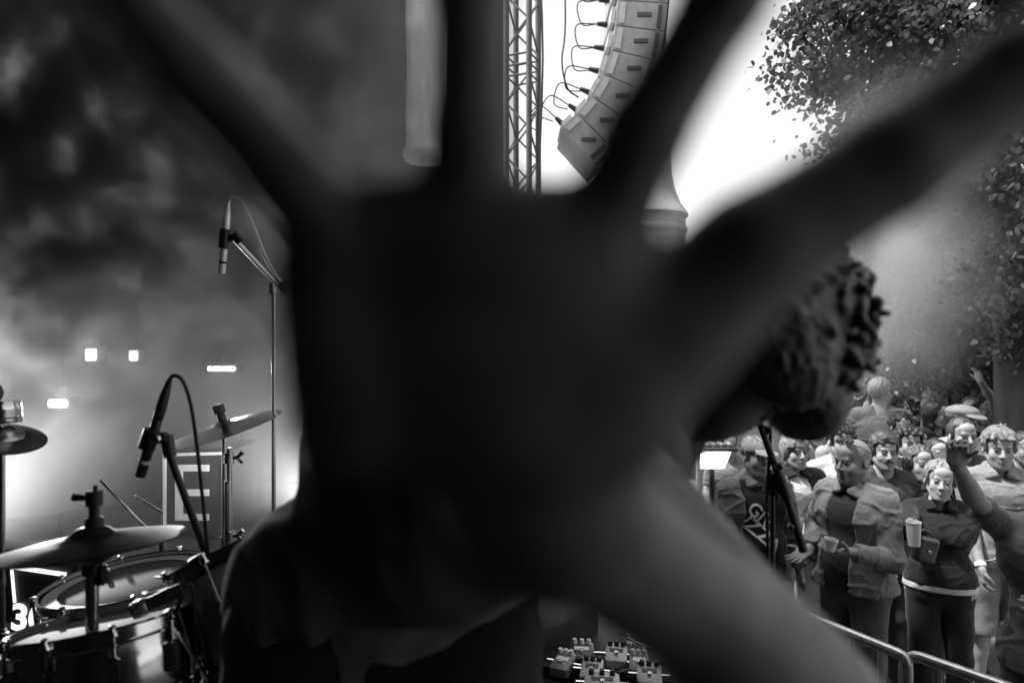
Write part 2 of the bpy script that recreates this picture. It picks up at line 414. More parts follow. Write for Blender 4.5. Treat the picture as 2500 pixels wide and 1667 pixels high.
def person(px, topy, d, yaw, label, H=None, fem=False, build=1.0, fat=0.0, sk=.34, hair='short', hv=.03, hvol=.012, hcurl=0.0,
           top='tee', tv=.1, under=None, pv=.05, head=(0, 0, 0), lean=(0, 0), L=None, R=None, smile=0.0, brow=.4, moust=0, beard=0, stub=0,
           fine=.0055, hem=None, shorts=False, sleeve=None, tops=None, glasses=False, group='people in the crowd', dx=0.0, noface=False):
    ztop = CAMZ - (topy - 833.5) / F * d
    H = H or ztop; sc = H / 1.755
    root = empty('person', ((px - 1250) / F * d + dx, d, 0), label, 'person', group)
    root.rotation_euler = (0, 0, math.radians(yaw)); root.scale = (sc, sc, sc)
    W2L = (Matrix.Translation(root.location) @ Matrix.Rotation(math.radians(yaw), 4, 'Z') @ Matrix.Scale(sc, 4)).inverted()
    seed = int(px) % 997; rng = random.Random(seed)
    lx, ly = lean
    sh = .165 if fem else .185; b = build
    NB = V(lx * .9, .015 + ly * .9, 1.47); HC = np.array((lx, -.012 + ly, 1.629)); Rh = rotm(*head)
    ch = V(lx * .6, ly * .6, 0)
    g = SDF()
    def torso(g, inf=0.0):
        hw = .082 if fem else .072
        g.cap((-hw * b, .005, .935), (hw * b, .005, .935), .108 * b + inf, k=.04, flat=((0, 1, 0), .88))
        g.ell(V(0, -.012 - fat * .06, 1.08) + ch * .4, (.138 * b + inf + fat * .03, .108 * b + inf + fat * .05, .16), k=.05)
        g.ell(V(0, .006, 1.27) + ch * .9, ((.148 if fem else .158) * b + inf, .110 * b + inf, .18), k=.05)
        g.cap(V(-.085 * b, -.012, 1.33) + ch, V(.085 * b, -.012, 1.33) + ch, .098 * b + inf, k=.05, flat=((0, 1, 0), .95))
        g.cap(V(-sh + .025, .012, 1.432) + ch, V(sh - .025, .012, 1.432) + ch, .050 + inf * .8, k=.04)
        for s in (-1, 1):
            g.cap(V(s * .12, .02, 1.445) + ch, V(s * .035, .022, 1.505) + ch * 1.2, .042 + inf * .6, .034 + inf * .4, k=.04)
            if fem: g.ell(V(s * .07, -.095, 1.29) + ch, (.062 + inf, .052 + inf, .062 + inf), k=.04)
    torso(g)
    g.cap(NB, V(*(HC + Rh @ np.array((0, .022, -.045)))), .060 if not fem else .050, .055 if not fem else .046, k=.02)
    Hf = head_prims(g, HC, Rh, fem, smile, fat)
    fines = [(HC - np.array((.10, .13, .15)), HC + np.array((.10, .13, .15)), fine)]
    legs = []
    for s in (-1, 1):
        hip, kn, an = V(s * .09, .0, .92), V(s * .105, -.015, .50), V(s * .11, .02, .085); legs.append((s, hip, kn, an))
        g.cap(hip, kn, .088 * b, .056, k=.03); g.cap(kn, an, .056, .036, k=.02); g.cap(kn + V(0, .02, -.08), kn + V(0, .02, -.16), .050, .046, k=.03)
        g.cap(an + V(0, .02, -.045), an + V(s * .01, -.15, -.055), .034, .026, k=.02)
    arms = []
    for right, spec in ((True, R), (False, L)):
        s = -1 if right else 1; spec = spec or {}
        so = V(s * sh, .012, 1.43) + ch
        if 'at' in spec: tg = W2L @ Vector(spec['at'])
        else: tg = V(s * (.25 + .03 * rng.random()), -.06 - .06 * rng.random(), .86)
        el, wr = ik(so, tg, .295, .255, V(*spec.get('hint', (s * .5, .9, -.3))))
        dv = (wr - el).normalized()
        if 'dir' in spec: dv = (W2L.to_3x3() @ Vector(spec['dir'])).normalized()
        nv = (W2L.to_3x3() @ Vector(spec['nrm'])).normalized() if 'nrm' in spec else V(-s, .1, 0)
        g.cap(so, el, .046 * b, .037, k=.03); g.cap(el, wr, .038, .026, k=.02); g.cap(el + (wr - el) * .1, el + (wr - el) * .45, .040, .034, k=.02)
        hand_prims(g, wr, dv, nv, right, spec.get('curl', .4), s=.96 if not fem else .88, curls=spec.get('curls'), thumb_in=spec.get('thumb', .35))
        arms.append((right, so, el, wr))
        if spec.get('fine'):
            c = np.array(wr + dv * .08); fines.append((c - .11, c + .11, .0052))
    v, f = g.mesh(.015, fines)
    t = face_tint(v, HC, Rh, brow=brow, beard=beard, fem=fem, moust=0, seed=seed, stub=stub) if not noface else None
    if t is None: t = np.ones(len(v))
    mesh_obj('body', v, f, skin(sk), root, tint=t, world=False)
    # eyes
    if not noface:
        for s in (-1, 1):
            c = Hf(s * .031, -.0775, .0040); n = 12; m = 8; ev = []; ef = []; et = []
            for i in range(m + 1):
                th = math.pi * i / m
                for j in range(n):
                    ph = 2 * math.pi * j / n; q = np.array((math.sin(th) * math.cos(ph), -math.cos(th), math.sin(th) * math.sin(ph))); ev.append(c + Rh @ q * .0122)
                    et.append(.06 if math.cos(th) > .84 else 1.0)
            for i in range(m):
                for j in range(n): ef.append((i * n + j, i * n + (j + 1) % n, i * n + n + (j + 1) % n, i * n + n + j))
            mesh_obj('eye', np.array(ev), np.array(ef), mat('eye', .30, .15, var=.02, attr=True), root, tint=np.array(et), world=False)
    if moust:
        gm = SDF()
        for s in (-1, 1): gm.cap(Hf(0, -.0985, -.048), Hf(s * .020, -.0925, -.051), .0058, .0056, k=.004); gm.cap(Hf(s * .020, -.0925, -.051), Hf(s * .036, -.078, -.062), .0056, .0042, k=.004)
        mv, mf = gm.mesh(.003); mesh_obj('moustache', ruffle(mv, mf, .0015, 200, 3), mf, hairm(max(hv, .05)), root, world=False)
    # hair
    if hair and hair != 'bald':
        gh = hair_sdf(hair, HC, Rh, hvol)
        if hair not in ('crop',):
            hr = random.Random(seed); front = hair in ('bowl', 'quiff', 'mullet', 'short', 'curly')
            for _ in range(110 if fine < .006 else 60):
                a = hr.uniform(0, 2 * math.pi); e = hr.uniform(.05, 1.45); u = np.array((math.cos(a) * math.cos(e), math.sin(a) * math.cos(e), math.sin(e)))
                if u[1] < -.35 and u[2] < (.62 if front else .5): continue
                c0 = np.array((0, .02, .036)) + u * np.array((.079 + hvol * .9, .099 + hvol * .9, .090 + hvol * .9))
                fl = np.array((u[0] * .5 + hr.gauss(0, .35), u[1] * .5 - (.5 if u[1] < .2 else -.2) + hr.gauss(0, .25), -.55 + (.5 if u[2] > .8 else 0) + hr.gauss(0, .3))); fl -= u * fl.dot(u) * .85; fl /= np.linalg.norm(fl) + 1e-6
                Lk = hr.uniform(.018, .040); r_k = hr.uniform(.005, .009)
                c1 = c0 + fl * Lk; gh.cap(Hf(*c0), Hf(*c1), r_k, r_k * .45, k=.004)
        hvv, hff = gh.mesh(.0052 if fine < .006 else .007)
        if hcurl: hvv = ruffle(hvv, hff, hcurl, 42, seed, (1, 1, 1), hcurl * .4, 95)
        else: hvv = ruffle(hvv, hff, .0045, 46, seed, (1.3, 1.3, .35), .0022, 120)
        mesh_obj('hair', hvv, hff, hairm(hv), root, world=False)
    # clothes: solids a little larger than the body, cut at hem, cuffs and neck
    def garment(name, inf, hem, slv, m, opening=0.0, flare=0.0, wr_amp=.006, collar=0, low=0):
        q = SDF(); torso(q, inf)
        q.cap((-.05, .0, hem + .03), (.05, .0, hem + .03), .128 * b + inf + flare + fat * .05, k=.05, flat=((0, 1, 0), .88 + fat * .15))
        q.box((0, 0, hem - .3), (.4, .4, .3), 0, k=.004, op=-1)
        q.cap((NB.x, NB.y - .02, 1.50 + .0), (NB.x, NB.y - .12, 1.62), .062 + low, .10 + low, k=.01, op=-1)
        if opening: q.box(V(0, -.28, 1.05) + ch * .5, (opening, .25, .55), .01, k=.01, op=-1)
        for right, so, el, wr in arms:
            if slv <= 0: continue
            up = min(1, slv / .5); q.cap(so, so + (el - so) * up, .047 * b + inf, .041 + inf, k=.03)
            e0, e1, rr = (so, so + (el - so) * up, .06)
            if slv > .5:
                lo = (slv - .5) / .5; e0, e1 = el, el + (wr - el) * lo; q.cap(el, e1, .041 + inf, .031 + inf, k=.02)
            dd = (e1 - e0).normalized(); Rr = np.array(align(dd)); q.box(e1 + dd * .075, (.075, .075, .075), 0, Rr, k=.004, op=-1)
        if collar:
            for s in (-1, 1):
                Rr = rotm(s * 38, -38, s * 26)
                q.box(V(s * .056, -.050, 1.482) + ch, (.026, .005, .030), .007, Rr, k=.006)
            q.cap(V(-.05, .05, 1.515) + ch, V(.05, .05, 1.515) + ch, .028, k=.01)
        vv, ff = q.mesh(.0085)
        nn = normals(vv, ff); wob = vv + .05 * np.stack([vnoise(vv, 6, seed + i) for i in range(3)], 1)
        cr1 = np.clip(1 - np.abs(vnoise(wob * np.array((.9, .9, 1.6)), 10, seed + len(name))) * 4.5, 0, 1); cr2 = np.clip(1 - np.abs(vnoise(wob * np.array((1.3, 1.3, 1.0)), 21, seed + 3)) * 4, 0, 1)
        rg = cr1 * 1.1 + cr2 * .5 + .35 * vnoise(vv, 7, seed)
        vv = vv + nn * (rg * wr_amp)[:, None]
        return mesh_obj(name, vv, ff, m, root, world=False)
    out = {'root': root, 'W2L': W2L, 'HC': HC, 'Rh': Rh, 'Hf': Hf, 'sc': sc, 'arms': arms}
    hz = hem or (.90 if top != 'jacket' else .86)
    if top == 'tee': out['top'] = garment('t_shirt', .010, hz, sleeve if sleeve is not None else .36, cloth('cloth_tee_%03d' % int(tv * 1000), tv))
    elif top == 'shirt': out['top'] = garment('shirt', .011, hz, sleeve if sleeve is not None else .38, cloth('cloth_shirt_%03d' % int(tv * 1000), tv), collar=1, opening=0)
    elif top == 'jacket':
        out['top'] = garment('t_shirt', .006, .93, .30, cloth('cloth_tee_%03d' % int((under or .05) * 1000), under or .05), wr_amp=.003, flare=-.012)
        out['jacket'] = garment('jacket', .017, hz, sleeve if sleeve is not None else .93, cloth('cloth_jacket_%03d' % int(tv * 1000), tv, bump=.5, bscale=120), opening=tops or .07, wr_amp=.0095, collar=1, flare=.004)
    elif top == 'polo':
        if under: garment('undershirt', .002, hz - .04, 0, cloth('cloth_tee_%03d' % int(under * 1000), under), flare=.010, low=.06, wr_amp=.002)
        out['top'] = garment('polo_shirt', .012, hz, sleeve if sleeve is not None else .8, cloth('cloth_shirt_%03d' % int(tv * 1000), tv), collar=1)
    elif top == 'vest': out['top'] = garment('tank_top', .012, hz, 0, cloth('cloth_tee_%03d' % int(tv * 1000), tv), low=.02)
    q = SDF(); q.cap((-.072 * b, .005, .93), (.072 * b, .005, .93), .118 * b, k=.04, flat=((0, 1, 0), .9)); q.cap((-.06, .0, 1.0), (.06, .0, 1.0), .105 * b + fat * .03, k=.04, flat=((0, 1, 0), .88 + fat * .15))
    for s, hip, kn, an in legs:
        if shorts: q.cap(hip, kn + V(0, 0, -.02), .105 * b, .088, k=.02); q.box(kn + V(0, 0, -.125), (.12, .14, .085), 0, k=.004, op=-1)
        else: q.cap(hip, kn, .098 * b, .075, k=.02); q.cap(kn, an + V(0, 0, -.02), .075, .066, k=.02); q.box(an + V(0, 0, -.09), (.1, .12, .045), 0, k=.004, op=-1)
    vv, ff = q.mesh(.016); vv = ruffle(vv, ff, .007, 10, seed + 2, (1, 1, 1.2), .003, 25)
    mesh_obj('shorts' if shorts else 'trousers', vv, ff, cloth('cloth_trousers_%03d' % int(pv * 1000), pv), root, world=False)
    for s, hip, kn, an in legs:
        q = SDF(); q.cap(an + V(0, .025, -.048), an + V(s * .012, -.155, -.052), .042, .036, k=.02); q.cap(an + V(0, .01, .01), an + V(0, 0, -.03), .044, .044, k=.02); q.box((an.x, 0, -.1), (.2, .4, .104), 0, k=.003, op=-1)
        vv, ff = q.mesh(.012); mesh_obj('shoe', vv, ff, mat('shoe_leather', .05, .45), root, world=False)
    if glasses:
        gb = MB()
        for s in (-1, 1):
            c = Hf(s * .034, -.102, .006); R3 = Matrix(Rh.tolist())
            gb.lathe([(.0, -.003), (.022, -.002), (.022, .002), (0, .003)], 14, R3 @ Matrix.Rotation(math.radians(90), 3, 'X'), c)
            gb.tube([Hf(s * .055, -.098, .012), Hf(s * .078, -.06, .012), Hf(s * .082, .01, .01)], .0025, 6)
        gb.tube([Hf(-.014, -.106, .012), Hf(.014, -.106, .012)], .003, 6)
        o = gb.build('sunglasses', mat('dark_lens', .01, .08, spec=.8), root); o.matrix_parent_inverse = Matrix()
    return out
def cap_hat(p, v, style='ball'):
    g = SDF(); Hf, Rh = p['Hf'], p['Rh']
    g.ell(Hf(0, .018, .058), (.088, .108, .082), Rh, k=.01); g.box(Hf(0, 0, -.085), (.15, .16, .125), .0, Rh, k=.008, op=-1)
    if style == 'ball': g.ell(Hf(0, -.125, .048), (.072, .072, .010), Rh @ rotm(0, 12, 0), k=.01)
    else: g.ell(Hf(0, -.10, .055), (.085, .075, .016), Rh @ rotm(0, 14, 0), k=.02); g.ell(Hf(0, .01, .09), (.10, .125, .045), Rh, k=.02)
    v_, f_ = g.mesh(.005); return mesh_obj('cap', ruffle(v_, f_, .0015, 40, 3), f_, cloth('cloth_cap_%03d' % int(v * 1000), v), p['root'], world=False)
def chest_text(p, lines, size, cx, cz, ang, m, name='print'):       # lettering laid onto the shirt front
    from mathutils.bvhtree import BVHTree
    me = p['top'].data; bv = BVHTree.FromPolygons([v.co.copy() for v in me.vertices], [tuple(q.vertices) for q in me.polygons])
    cu = bpy.data.curves.new('t', 'FONT'); cu.body = lines; cu.size = size; cu.align_x = 'CENTER'; cu.space_line = .85; cu.resolution_u = 3; cu.offset = size * .02
    to = bpy.data.objects.new('t', cu); COL.objects.link(to); dg = bpy.context.evaluated_depsgraph_get(); dg.update()
    tm = bpy.data.meshes.new_from_object(to.evaluated_get(dg)); bpy.data.objects.remove(to)
    import bmesh
    bm = bmesh.new(); bm.from_mesh(tm); bmesh.ops.triangulate(bm, faces=bm.faces[:]); bmesh.ops.subdivide_edges(bm, edges=[e for e in bm.edges if e.calc_length() > .02], cuts=2)
    bmesh.ops.triangulate(bm, faces=bm.faces[:]); ca, sa = math.cos(ang), math.sin(ang)
    for v in bm.verts:
        x, z = v.co.x * ca - v.co.y * sa, v.co.x * sa + v.co.y * ca
        h = bv.ray_cast(V(cx + x, -.6, cz + z), V(0, 1, 0)); y = h[0].y if h[0] else -.12
        v.co = V(cx + x, y - .005, cz + z)
    bm.to_mesh(tm); bm.free(); tm.materials.clear(); tm.materials.append(m)
    o = bpy.data.objects.new(name, tm); COL.objects.link(o); o.parent = p['root']; return o
def cup(at, r, h, v, label, tilt=(0, 0, 0), fill=.45, group='plastic beer cups'):
    M = Matrix.Rotation(tilt[0], 3, 'X') @ Matrix.Rotation(tilt[1], 3, 'Y'); o = empty('plastic_cup', at, label, 'cup', group)
    a = MB().lathe([(r * .8, 0), (r, h), (r * 1.05, h), (r * 1.05, h - .006), (r * 1.0, h - .008), (r * .98, h - .010), (r * .79, .003), (0, .003), (0, 0)], 20, M, at).build('wall', mat('cup_plastic', .75, .3, var=.05, trans=.15), o)
    if fill: MB().lathe([(0, .004), (r * .78, .004), (r * (.78 + .18 * fill), h * fill), (0, h * fill)], 20, M, at).build('drink', mat('beer', .35, .1, var=.1), o)
    return o
# ---------------------------------------------------------------- ground, stage, walls
UX, UY = .582, -.813; NX, NY = -.813, -.582
def ST(a, b, z=0.0): return V(.76 + UX * a + NX * b, 2.72 + UY * a + NY * b, z)    # a along the stage front, b into the stage
SROT = math.atan2(UY, UX); SM = Matrix.Rotation(SROT, 3, 'Z')
BLACK = mat('black_metal', .018, .42, spec=.5, var=.3); CHROME = mat('chrome', .62, .16, metal=1.0, var=.12, nscale=30)
STEEL = mat('galvanised_steel', .45, .38, metal=.9, var=.2, nscale=40); ALU = mat('truss_aluminium', .10, .5, metal=.4, var=.15)
DRAPE = mat('black_drape', .022, .95, spec=.1, bump=.4, bscale=40, sheen=.1); RUB = mat('black_rubber', .012, .55)
g = mesh_obj('ground', [(-400, -400, 0), (400, -400, 0), (400, 400, 0), (-400, 400, 0)], [(0, 1, 2, 3)], mat('trodden_ground', .10, .95, var=.5, nscale=1.6, bump=.8, bscale=30)); g['kind'] = 'structure'
deck = MB().box(ST(0, 3.0, STZ - .12), (8.8, 6.0, .10), SM).build('stage', mat('deck_steel', .03, .6)); deck['kind'] = 'structure'
dm = mat('deck_plywood', .035, .5, var=.4, nscale=6, bump=.2, bscale=90)
pn = None
for i in range(5):
    for j in range(6):
        c = ST(-4.4 + .88 + i * 1.76, .5 + j, STZ - .034)
        if pn is None:
            pn = MB().box((0, 0, 0), (1.752, .992, .066), SM, .004).build('deck_panel', dm, deck); pn.matrix_parent_inverse = Matrix(); pn.location = c; p0 = pn
        else: o = p0.copy(); o.location = c; COL.objects.link(o)
sk_ = MB().box(ST(0, .03, .46), (8.8, .03, .9), SM).build('stage_skirt', DRAPE, deck)
def drape(name, a0, a1, b0, b1, z0, z1, m, folds=.16, amp=.05):
    A, B = ST(a0, b0), ST(a1, b1); L = (B - A).length; n = max(4, int(L / folds * 6)); nd = (B - A).normalized().cross(V(0, 0, 1)); v = []; f = []
    for i in range(n + 1):
        t = i / n; ph = t * L / folds * 2 * math.pi; off = nd * (math.sin(ph + 1.3 * math.sin(ph * .31)) * amp)
        for z in (z0, (z0 + z1) / 2, z1): v.append(A + (B - A) * t + off * (1.0 if z < z1 else .7) + V(0, 0, z))
    for i in range(n):
        for k in range(2): f.append((i * 3 + k, i * 3 + 3 + k, i * 3 + 4 + k, i * 3 + 1 + k))
    o = mesh_obj(name, v, f, m); o['kind'] = 'structure'; return o
SIDE = mat('grey_side_drape', .06, .95, spec=.1, var=.35, nscale=3)
drape('wall_far', -4.2, -4.2, -.84, 6.2, 0, 6.3, SIDE, folds=.5, amp=.03)
drape('wall_back', -4.2, 4.4, 6.15, 6.15, 0, 6.3, DRAPE)
drape('unseen_wall_near', 4.35, 4.35, .9, 6.2, 0, 6.3, DRAPE)  # unseen side drape, sized to control the light on the hand
r_ = MB().box(ST(0, 3.5, 6.36), (9.2, 6.0, .12), SM).build('unseen_stage_roof', mat('roof_tarpaulin', .03, .8)); r_['kind'] = 'structure'  # unseen roof shading the singer; front edge set back for sun on the crowd
# black masking drape and rolled tarpaulin at the far corner of the stage
o = MB()

A, B = P(1192, 0, 7.4), P(1228, 0, 7.4); A_ = P(1085, 0, 7.4)
vv = []; ff = []
for i in range(41):
    t = i / 40; x = A.x + (B.x - A.x) * t
    for z in (0.0, 3, 6.4): vv.append((x, 7.4 + .05 * math.sin(t * 12), z))
for i in range(40):
    for k in range(2): ff.append((i * 3 + k, i * 3 + 3 + k, i * 3 + 4 + k, i * 3 + 1 + k))
for i in range(25):
    t = i / 24; x = P(975, 0, 7.45).x + (A_.x - P(975, 0, 7.45).x) * t
    for z in (0.0, 2, 4.45): vv.append((x, 7.45 + .02 * math.sin(t * 26), z))
for i in range(41, 65):
    for k in range(2): ff.append((i * 3 + k, i * 3 + 3 + k, i * 3 + 4 + k, i * 3 + 1 + k))
tag(mesh_obj('masking_drape', vv, ff, DRAPE), 'black drape hanging between the pale tarpaulin roll and the lattice tower', 'drape')
t = empty('tarpaulin_roll', P(1040, 395, 6.6), 'pale rolled tarpaulin hanging upright at the far stage corner', 'tarpaulin')
c = P(1040, 395, 6.6); pr = [(.0, .0), (.20, .0), (.215, .03), (.215, .10), (.20, .13), (.19, .2)] + [(.19 + .008 * math.sin(k * 1.7), .2 + k * .25) for k in range(1, 12)] + [(0, 3)]
MB().lathe(pr, 28, None, c).build('roll', mat('pale_tarpaulin', .75, .7, var=.2, nscale=8, stretch=(6, 6, .6), bump=.3), t)
MB().lathe([(.218, .035), (.224, .05), (.224, .085), (.218, .10)], 28, None, c, True).build('band', mat('white_webbing', .75, .6), t)

# ---------------------------------------------------------------- lattice tower, loudspeaker array, pale column
tw = empty('lattice_tower', P(1275, 833, 8.0) * 1 - V(0, 0, CAMZ), 'dark aluminium lattice truss tower between the raised fingers', 'tower')
base = V(P(1275, 0, 8.0).x, 8.0, 0); th = math.radians(-23.5); w_ = .29
cs = []
for (sx, sy) in ((-1, -1), (1, -1), (1, 1), (-1, 1)):
    x, y = sx * w_ / 2, sy * w_ / 2; cs.append(base + V(x * math.cos(th) - y * math.sin(th), x * math.sin(th) + y * math.cos(th), 0))
for c in cs: MB().tube([c, c + V(0, 0, 9.2)], .035, 10).build('chord', ALU, tw)
zz = 0.1; k = 0
while zz < 9.0:
    for i in range(4):
        a, b = cs[i], cs[(i + 1) % 4]; st = .31
        if k % 7 in (3,): 
            for q in (0, .12, .24): MB().tube([a + V(0, 0, zz + q), b + V(0, 0, zz + q)], .012, 6).build('brace', ALU, tw)
        else:
            if (k + i) % 2: a, b = b, a
            MB().tube([a + V(0, 0, zz), b + V(0, 0, zz + st)], .012, 6).build('brace', ALU, tw)
    zz += .31; k += 1
for dx, s in ((.10, 1), (.13, 2)):
    MB().tube([base + V(dx + .08 + .02 * math.sin(z * 1.1 + s), -.2 - .03 * s, z * .5) for z in range(0, 18)], .012, 6).build('cable', RUB, tw)
AR = mat('cabinet_paint', .33, .55, var=.18, nscale=14, bump=.3, bscale=150); GRL = mat('cabinet_grille', .06, .6, bump=.6, bscale=220); LGT = mat('cabinet_rail', .5, .5)
rear = [(1512, -190), (1513, -125), (1512, -62), (1509, 0), (1503, 62), (1493, 122), (1474, 181), (1445, 235), (1409, 277), (1371, 311)]
ar = empty('line_array', P(1512, -190, 7.6), 'grey curved hanging loudspeaker array left of the bent finger', 'loudspeaker')
D0, D1, dep = 7.5, 8.4, 122
for i in range(len(rear) - 1):
    a, b = Vector(rear[i]), Vector(rear[i + 1]); t_ = (b - a).normalized(); n_ = V2 = Vector((-t_.y, t_.x)) * -1
    if n_.x < 0: n_ = -n_
    e = t_ * 1.2; a2, b2 = a + e, b - e; na = (t_ + (Vector(rear[i]) - Vector(rear[max(i - 1, 0)])).normalized() if i else t_ * 2).normalized(); nb = (t_ + (Vector(rear[min(i + 2, len(rear) - 1)]) - b).normalized() if i + 2 < len(rear) else t_ * 2).normalized()
    fa = Vector((na.y, -na.x)); fb = Vector((nb.y, -nb.x))
    fa = -fa if fa.x < 0 else fa; fb = -fb if fb.x < 0 else fb
    pts = [a2, a2 + fa * dep, b2 + fb * dep, b2]
    v = [P(p.x, p.y, 7.5) + V(0, dd, 0) for dd in (0, .85) for p in pts]
    cab = mesh_obj('cabinet', v, [(0, 1, 2, 3), (7, 6, 5, 4), (0, 4, 5, 1), (1, 5, 6, 2), (2, 6, 7, 3), (3, 7, 4, 0)], AR, ar, smooth=False)
    gp = [a2 + fa * (dep + 1), a2 + fa * (dep + 5), b2 + fb * (dep + 5), b2 + fb * (dep + 1)]
    v = [P(p.x, p.y, 7.5) + V(0, dd, 0) for dd in (.02, .83) for p in gp]
    mesh_obj('grille', v, [(0, 1, 2, 3), (7, 6, 5, 4), (0, 4, 5, 1), (1, 5, 6, 2), (2, 6, 7, 3), (3, 7, 4, 0)], GRL, cab, smooth=False)
    rp = [a2 - fa * 12 + t_ * 10, a2 - fa * 2 + t_ * 10, b2 - fb * 2 - t_ * 10, b2 - fb * 12 - t_ * 10]
    v = [P(p.x, p.y, 7.5) + V(0, dd, 0) for dd in (.05, .8) for p in rp]
    mesh_obj('rear_rail', v, [(0, 1, 2, 3), (7, 6, 5, 4), (0, 4, 5, 1), (1, 5, 6, 2), (2, 6, 7, 3), (3, 7, 4, 0)], LGT, cab, smooth=False)
    for o0, o1, mm in ((8, 20, LGT), (dep - 22, dep - 12, GRL)):
        rp = [a2 + fa * o0 + t_ * 5, a2 + fa * o1 + t_ * 5, b2 + fb * o1 - t_ * 5, b2 + fb * o0 - t_ * 5]; v = [P(p.x, p.y, 7.5) + V(0, dd, 0) for dd in (-.012, -.001) for p in rp]
        mesh_obj('rigging_plate', v, [(0, 1, 2, 3), (7, 6, 5, 4), (0, 4, 5, 1), (1, 5, 6, 2), (2, 6, 7, 3), (3, 7, 4, 0)], mm, cab, smooth=False)
    q6 = (a2 + b2) / 2 + fa * dep * .55; MB().box(P(q6.x, q6.y, 7.5) + V(0, -.006, 0), (.16, .012, .05), None, .004).build('handle', GRL, cab)
    m_ = (a + b) / 2; q = m_ - fa * 14; cn = P(q.x, q.y, 7.5) + V(0, .3, 0); q2 = m_ - fa * 40; cn2 = P(q2.x, q2.y, 7.5) + V(0, .3, 0)
    MB().tube([cn, cn2], [.035, .022], 10).build('connector', BLACK, cab)
    q3 = m_ - fa * 92 + t_ * 8; q4 = m_ - fa * 80 + t_ * 60; q5 = (Vector(rear[i + 1]) - fa * 42 + t_ * 30)
    MB().tube(catmull([P(q2.x, q2.y, 7.5) + V(0, .3, 0), P(q3.x, q3.y, 7.5) + V(0, .3, 0), P(q4.x, q4.y, 7.5) + V(0, .32, 0), P(q5.x, q5.y, 7.5) + V(0, .3, 0)], 6), .007, 6).build('link_cable', RUB, cab)
MB().tube(catmull([P(1376, -200, 7.7), P(1380, 60, 7.7), P(1372, 150, 7.7), P(1385, 215, 7.7), P(1412, 238, 7.8)], 6), .010, 6).build('feed_cable', RUB, ar)
ha = P(1560, -230, 7.9); MB().box(ha, (.7, .9, .12), None, .02).box(ha + V(0, 0, 2.0), (.06, .06, 4.0)).build('rigging_frame', BLACK, ar)
cl = empty('column', (P(1570, 0, 12).x, 12, 0), 'pale hazy column with a flared foot right of the loudspeaker array', 'column')
cb = V(P(1568, 0, 12).x, 12, 0); Z = lambda y: CAMZ + (833.5 - y) / F * 12; px_ = 12 / F
MB().lathe([(104 * px_, 0), (104 * px_, Z(548)), (103 * px_, Z(540)), (110 * px_, Z(531)), (107 * px_, Z(524)), (90 * px_, Z(498)), (78 * px_, Z(468)), (70 * px_, Z(430)), (65 * px_, Z(350)), (60 * px_, Z(200)), (58 * px_, Z(0)), (58 * px_, Z(-200)), (0, Z(-200))], 40, None, cb).build('shaft', mat('pale_render', .36, .8, var=.08, nscale=4, bump=.2), cl)
MB().lathe([(105 * px_, Z(575)), (108 * px_, Z(570)), (108 * px_, Z(562)), (105 * px_, Z(558))], 40, None, cb, True).build('moulding', mat('pale_render'  , .62), cl)

# ---------------------------------------------------------------- crowd barriers in front of the stage
def barrier(A, B, label, h=1.1, c=.06):
    A, B = Vector(A), Vector(B); r = empty('crowd_barrier', A, label, 'barrier', 'steel crowd barriers'); d = (B - A).normalized(); L = (B - A).length
    pts = [A + V(0, 0, .25)] + [A + V(0, 0, h - c)] + [A + d * (c * (1 - math.cos(t))) + V(0, 0, h - c + c * math.sin(t)) for t in (.4, .8, 1.2, 1.57)]
    pts += [B - d * (c * (1 - math.cos(t))) + V(0, 0, h - c + c * math.sin(t)) for t in (1.57, 1.2, .8, .4)] + [B + V(0, 0, h - c), B + V(0, 0, .25)]
    MB().tube(pts, .021, 12).tube([A + V(0, 0, .25), B + V(0, 0, .25)], .017, 10).build('frame', STEEL, r)
    n = int(L / .12)
    for i in range(1, n): q = A + d * (L * i / n); MB().tube([q + V(0, 0, .25), q + V(0, 0, h - .01)], .007, 6).build('bar', STEEL, r)
    for q in (A + d * .3, B - d * .3):
        s_ = d.cross(V(0, 0, 1)) * .28; MB().tube([q + s_ + V(0, 0, .02), q + V(0, 0, .26), q - s_ + V(0, 0, .02)], .016, 8).build('foot', STEEL, r)
j0 = P(2195, 1580, 0); 
def onh(px, py, h=1.1): return P(px, py, (CAMZ - h) * F / (py - 833.5)) * 1
b1, b2, b0 = onh(2188, 1588), onh(2450, 1667), onh(1915, 1478)
d_ = (b2 - onh(2215, 1586)); d_.z = 0; d_.normalize(); A2 = onh(2208, 1590); A2.z = 0; barrier(A2, A2 + d_ * 2.0, 'nearer steel crowd barrier running out of frame at lower right')
d1 = (b1 - b0); d1.z = 0; d1.normalize(); B1 = onh(2196, 1592); B1.z = 0; barrier(B1 - d1 * 2.2, B1 + d1 * .03, 'farther steel crowd barrier whose rail comes out from behind the forearm', 1.095, .03)

# ---------------------------------------------------------------- drum kit
CYM = mat('cymbal_bronze', .42, .24, metal=1.0, var=.3, nscale=5, bump=.15, bscale=30); DARKCYM = mat('dark_bronze', .03, .5, metal=.9, var=.4, nscale=5, bump=.15, bscale=30)
DSH = mat('drum_lacquer', .02, .12, spec=.7, var=.3); DSHG = mat('drum_wrap_grey', .30, .3, var=.12); SKIN = mat('drum_skin', .17, .7, var=.12, nscale=10); SKIND = mat('drum_skin_dark', .04, .65, var=.2, nscale=8)
def cym_prof(r, up=1):
    p = [(.006, .034), (.02, .033), (.032, .028), (.042, .019), (.05, .0165), (r * .5, .011), (r * .8, .004), (r, -.002), (r, -.0035), (r * .8, .0025), (r * .5, .0095), (.05, .015), (.04, .0175), (.03, .026), (.018, .031), (.006, .032)]
    return [(a, b * up) for a, b in p]
def nmat(n): return align(Vector(n).normalized())
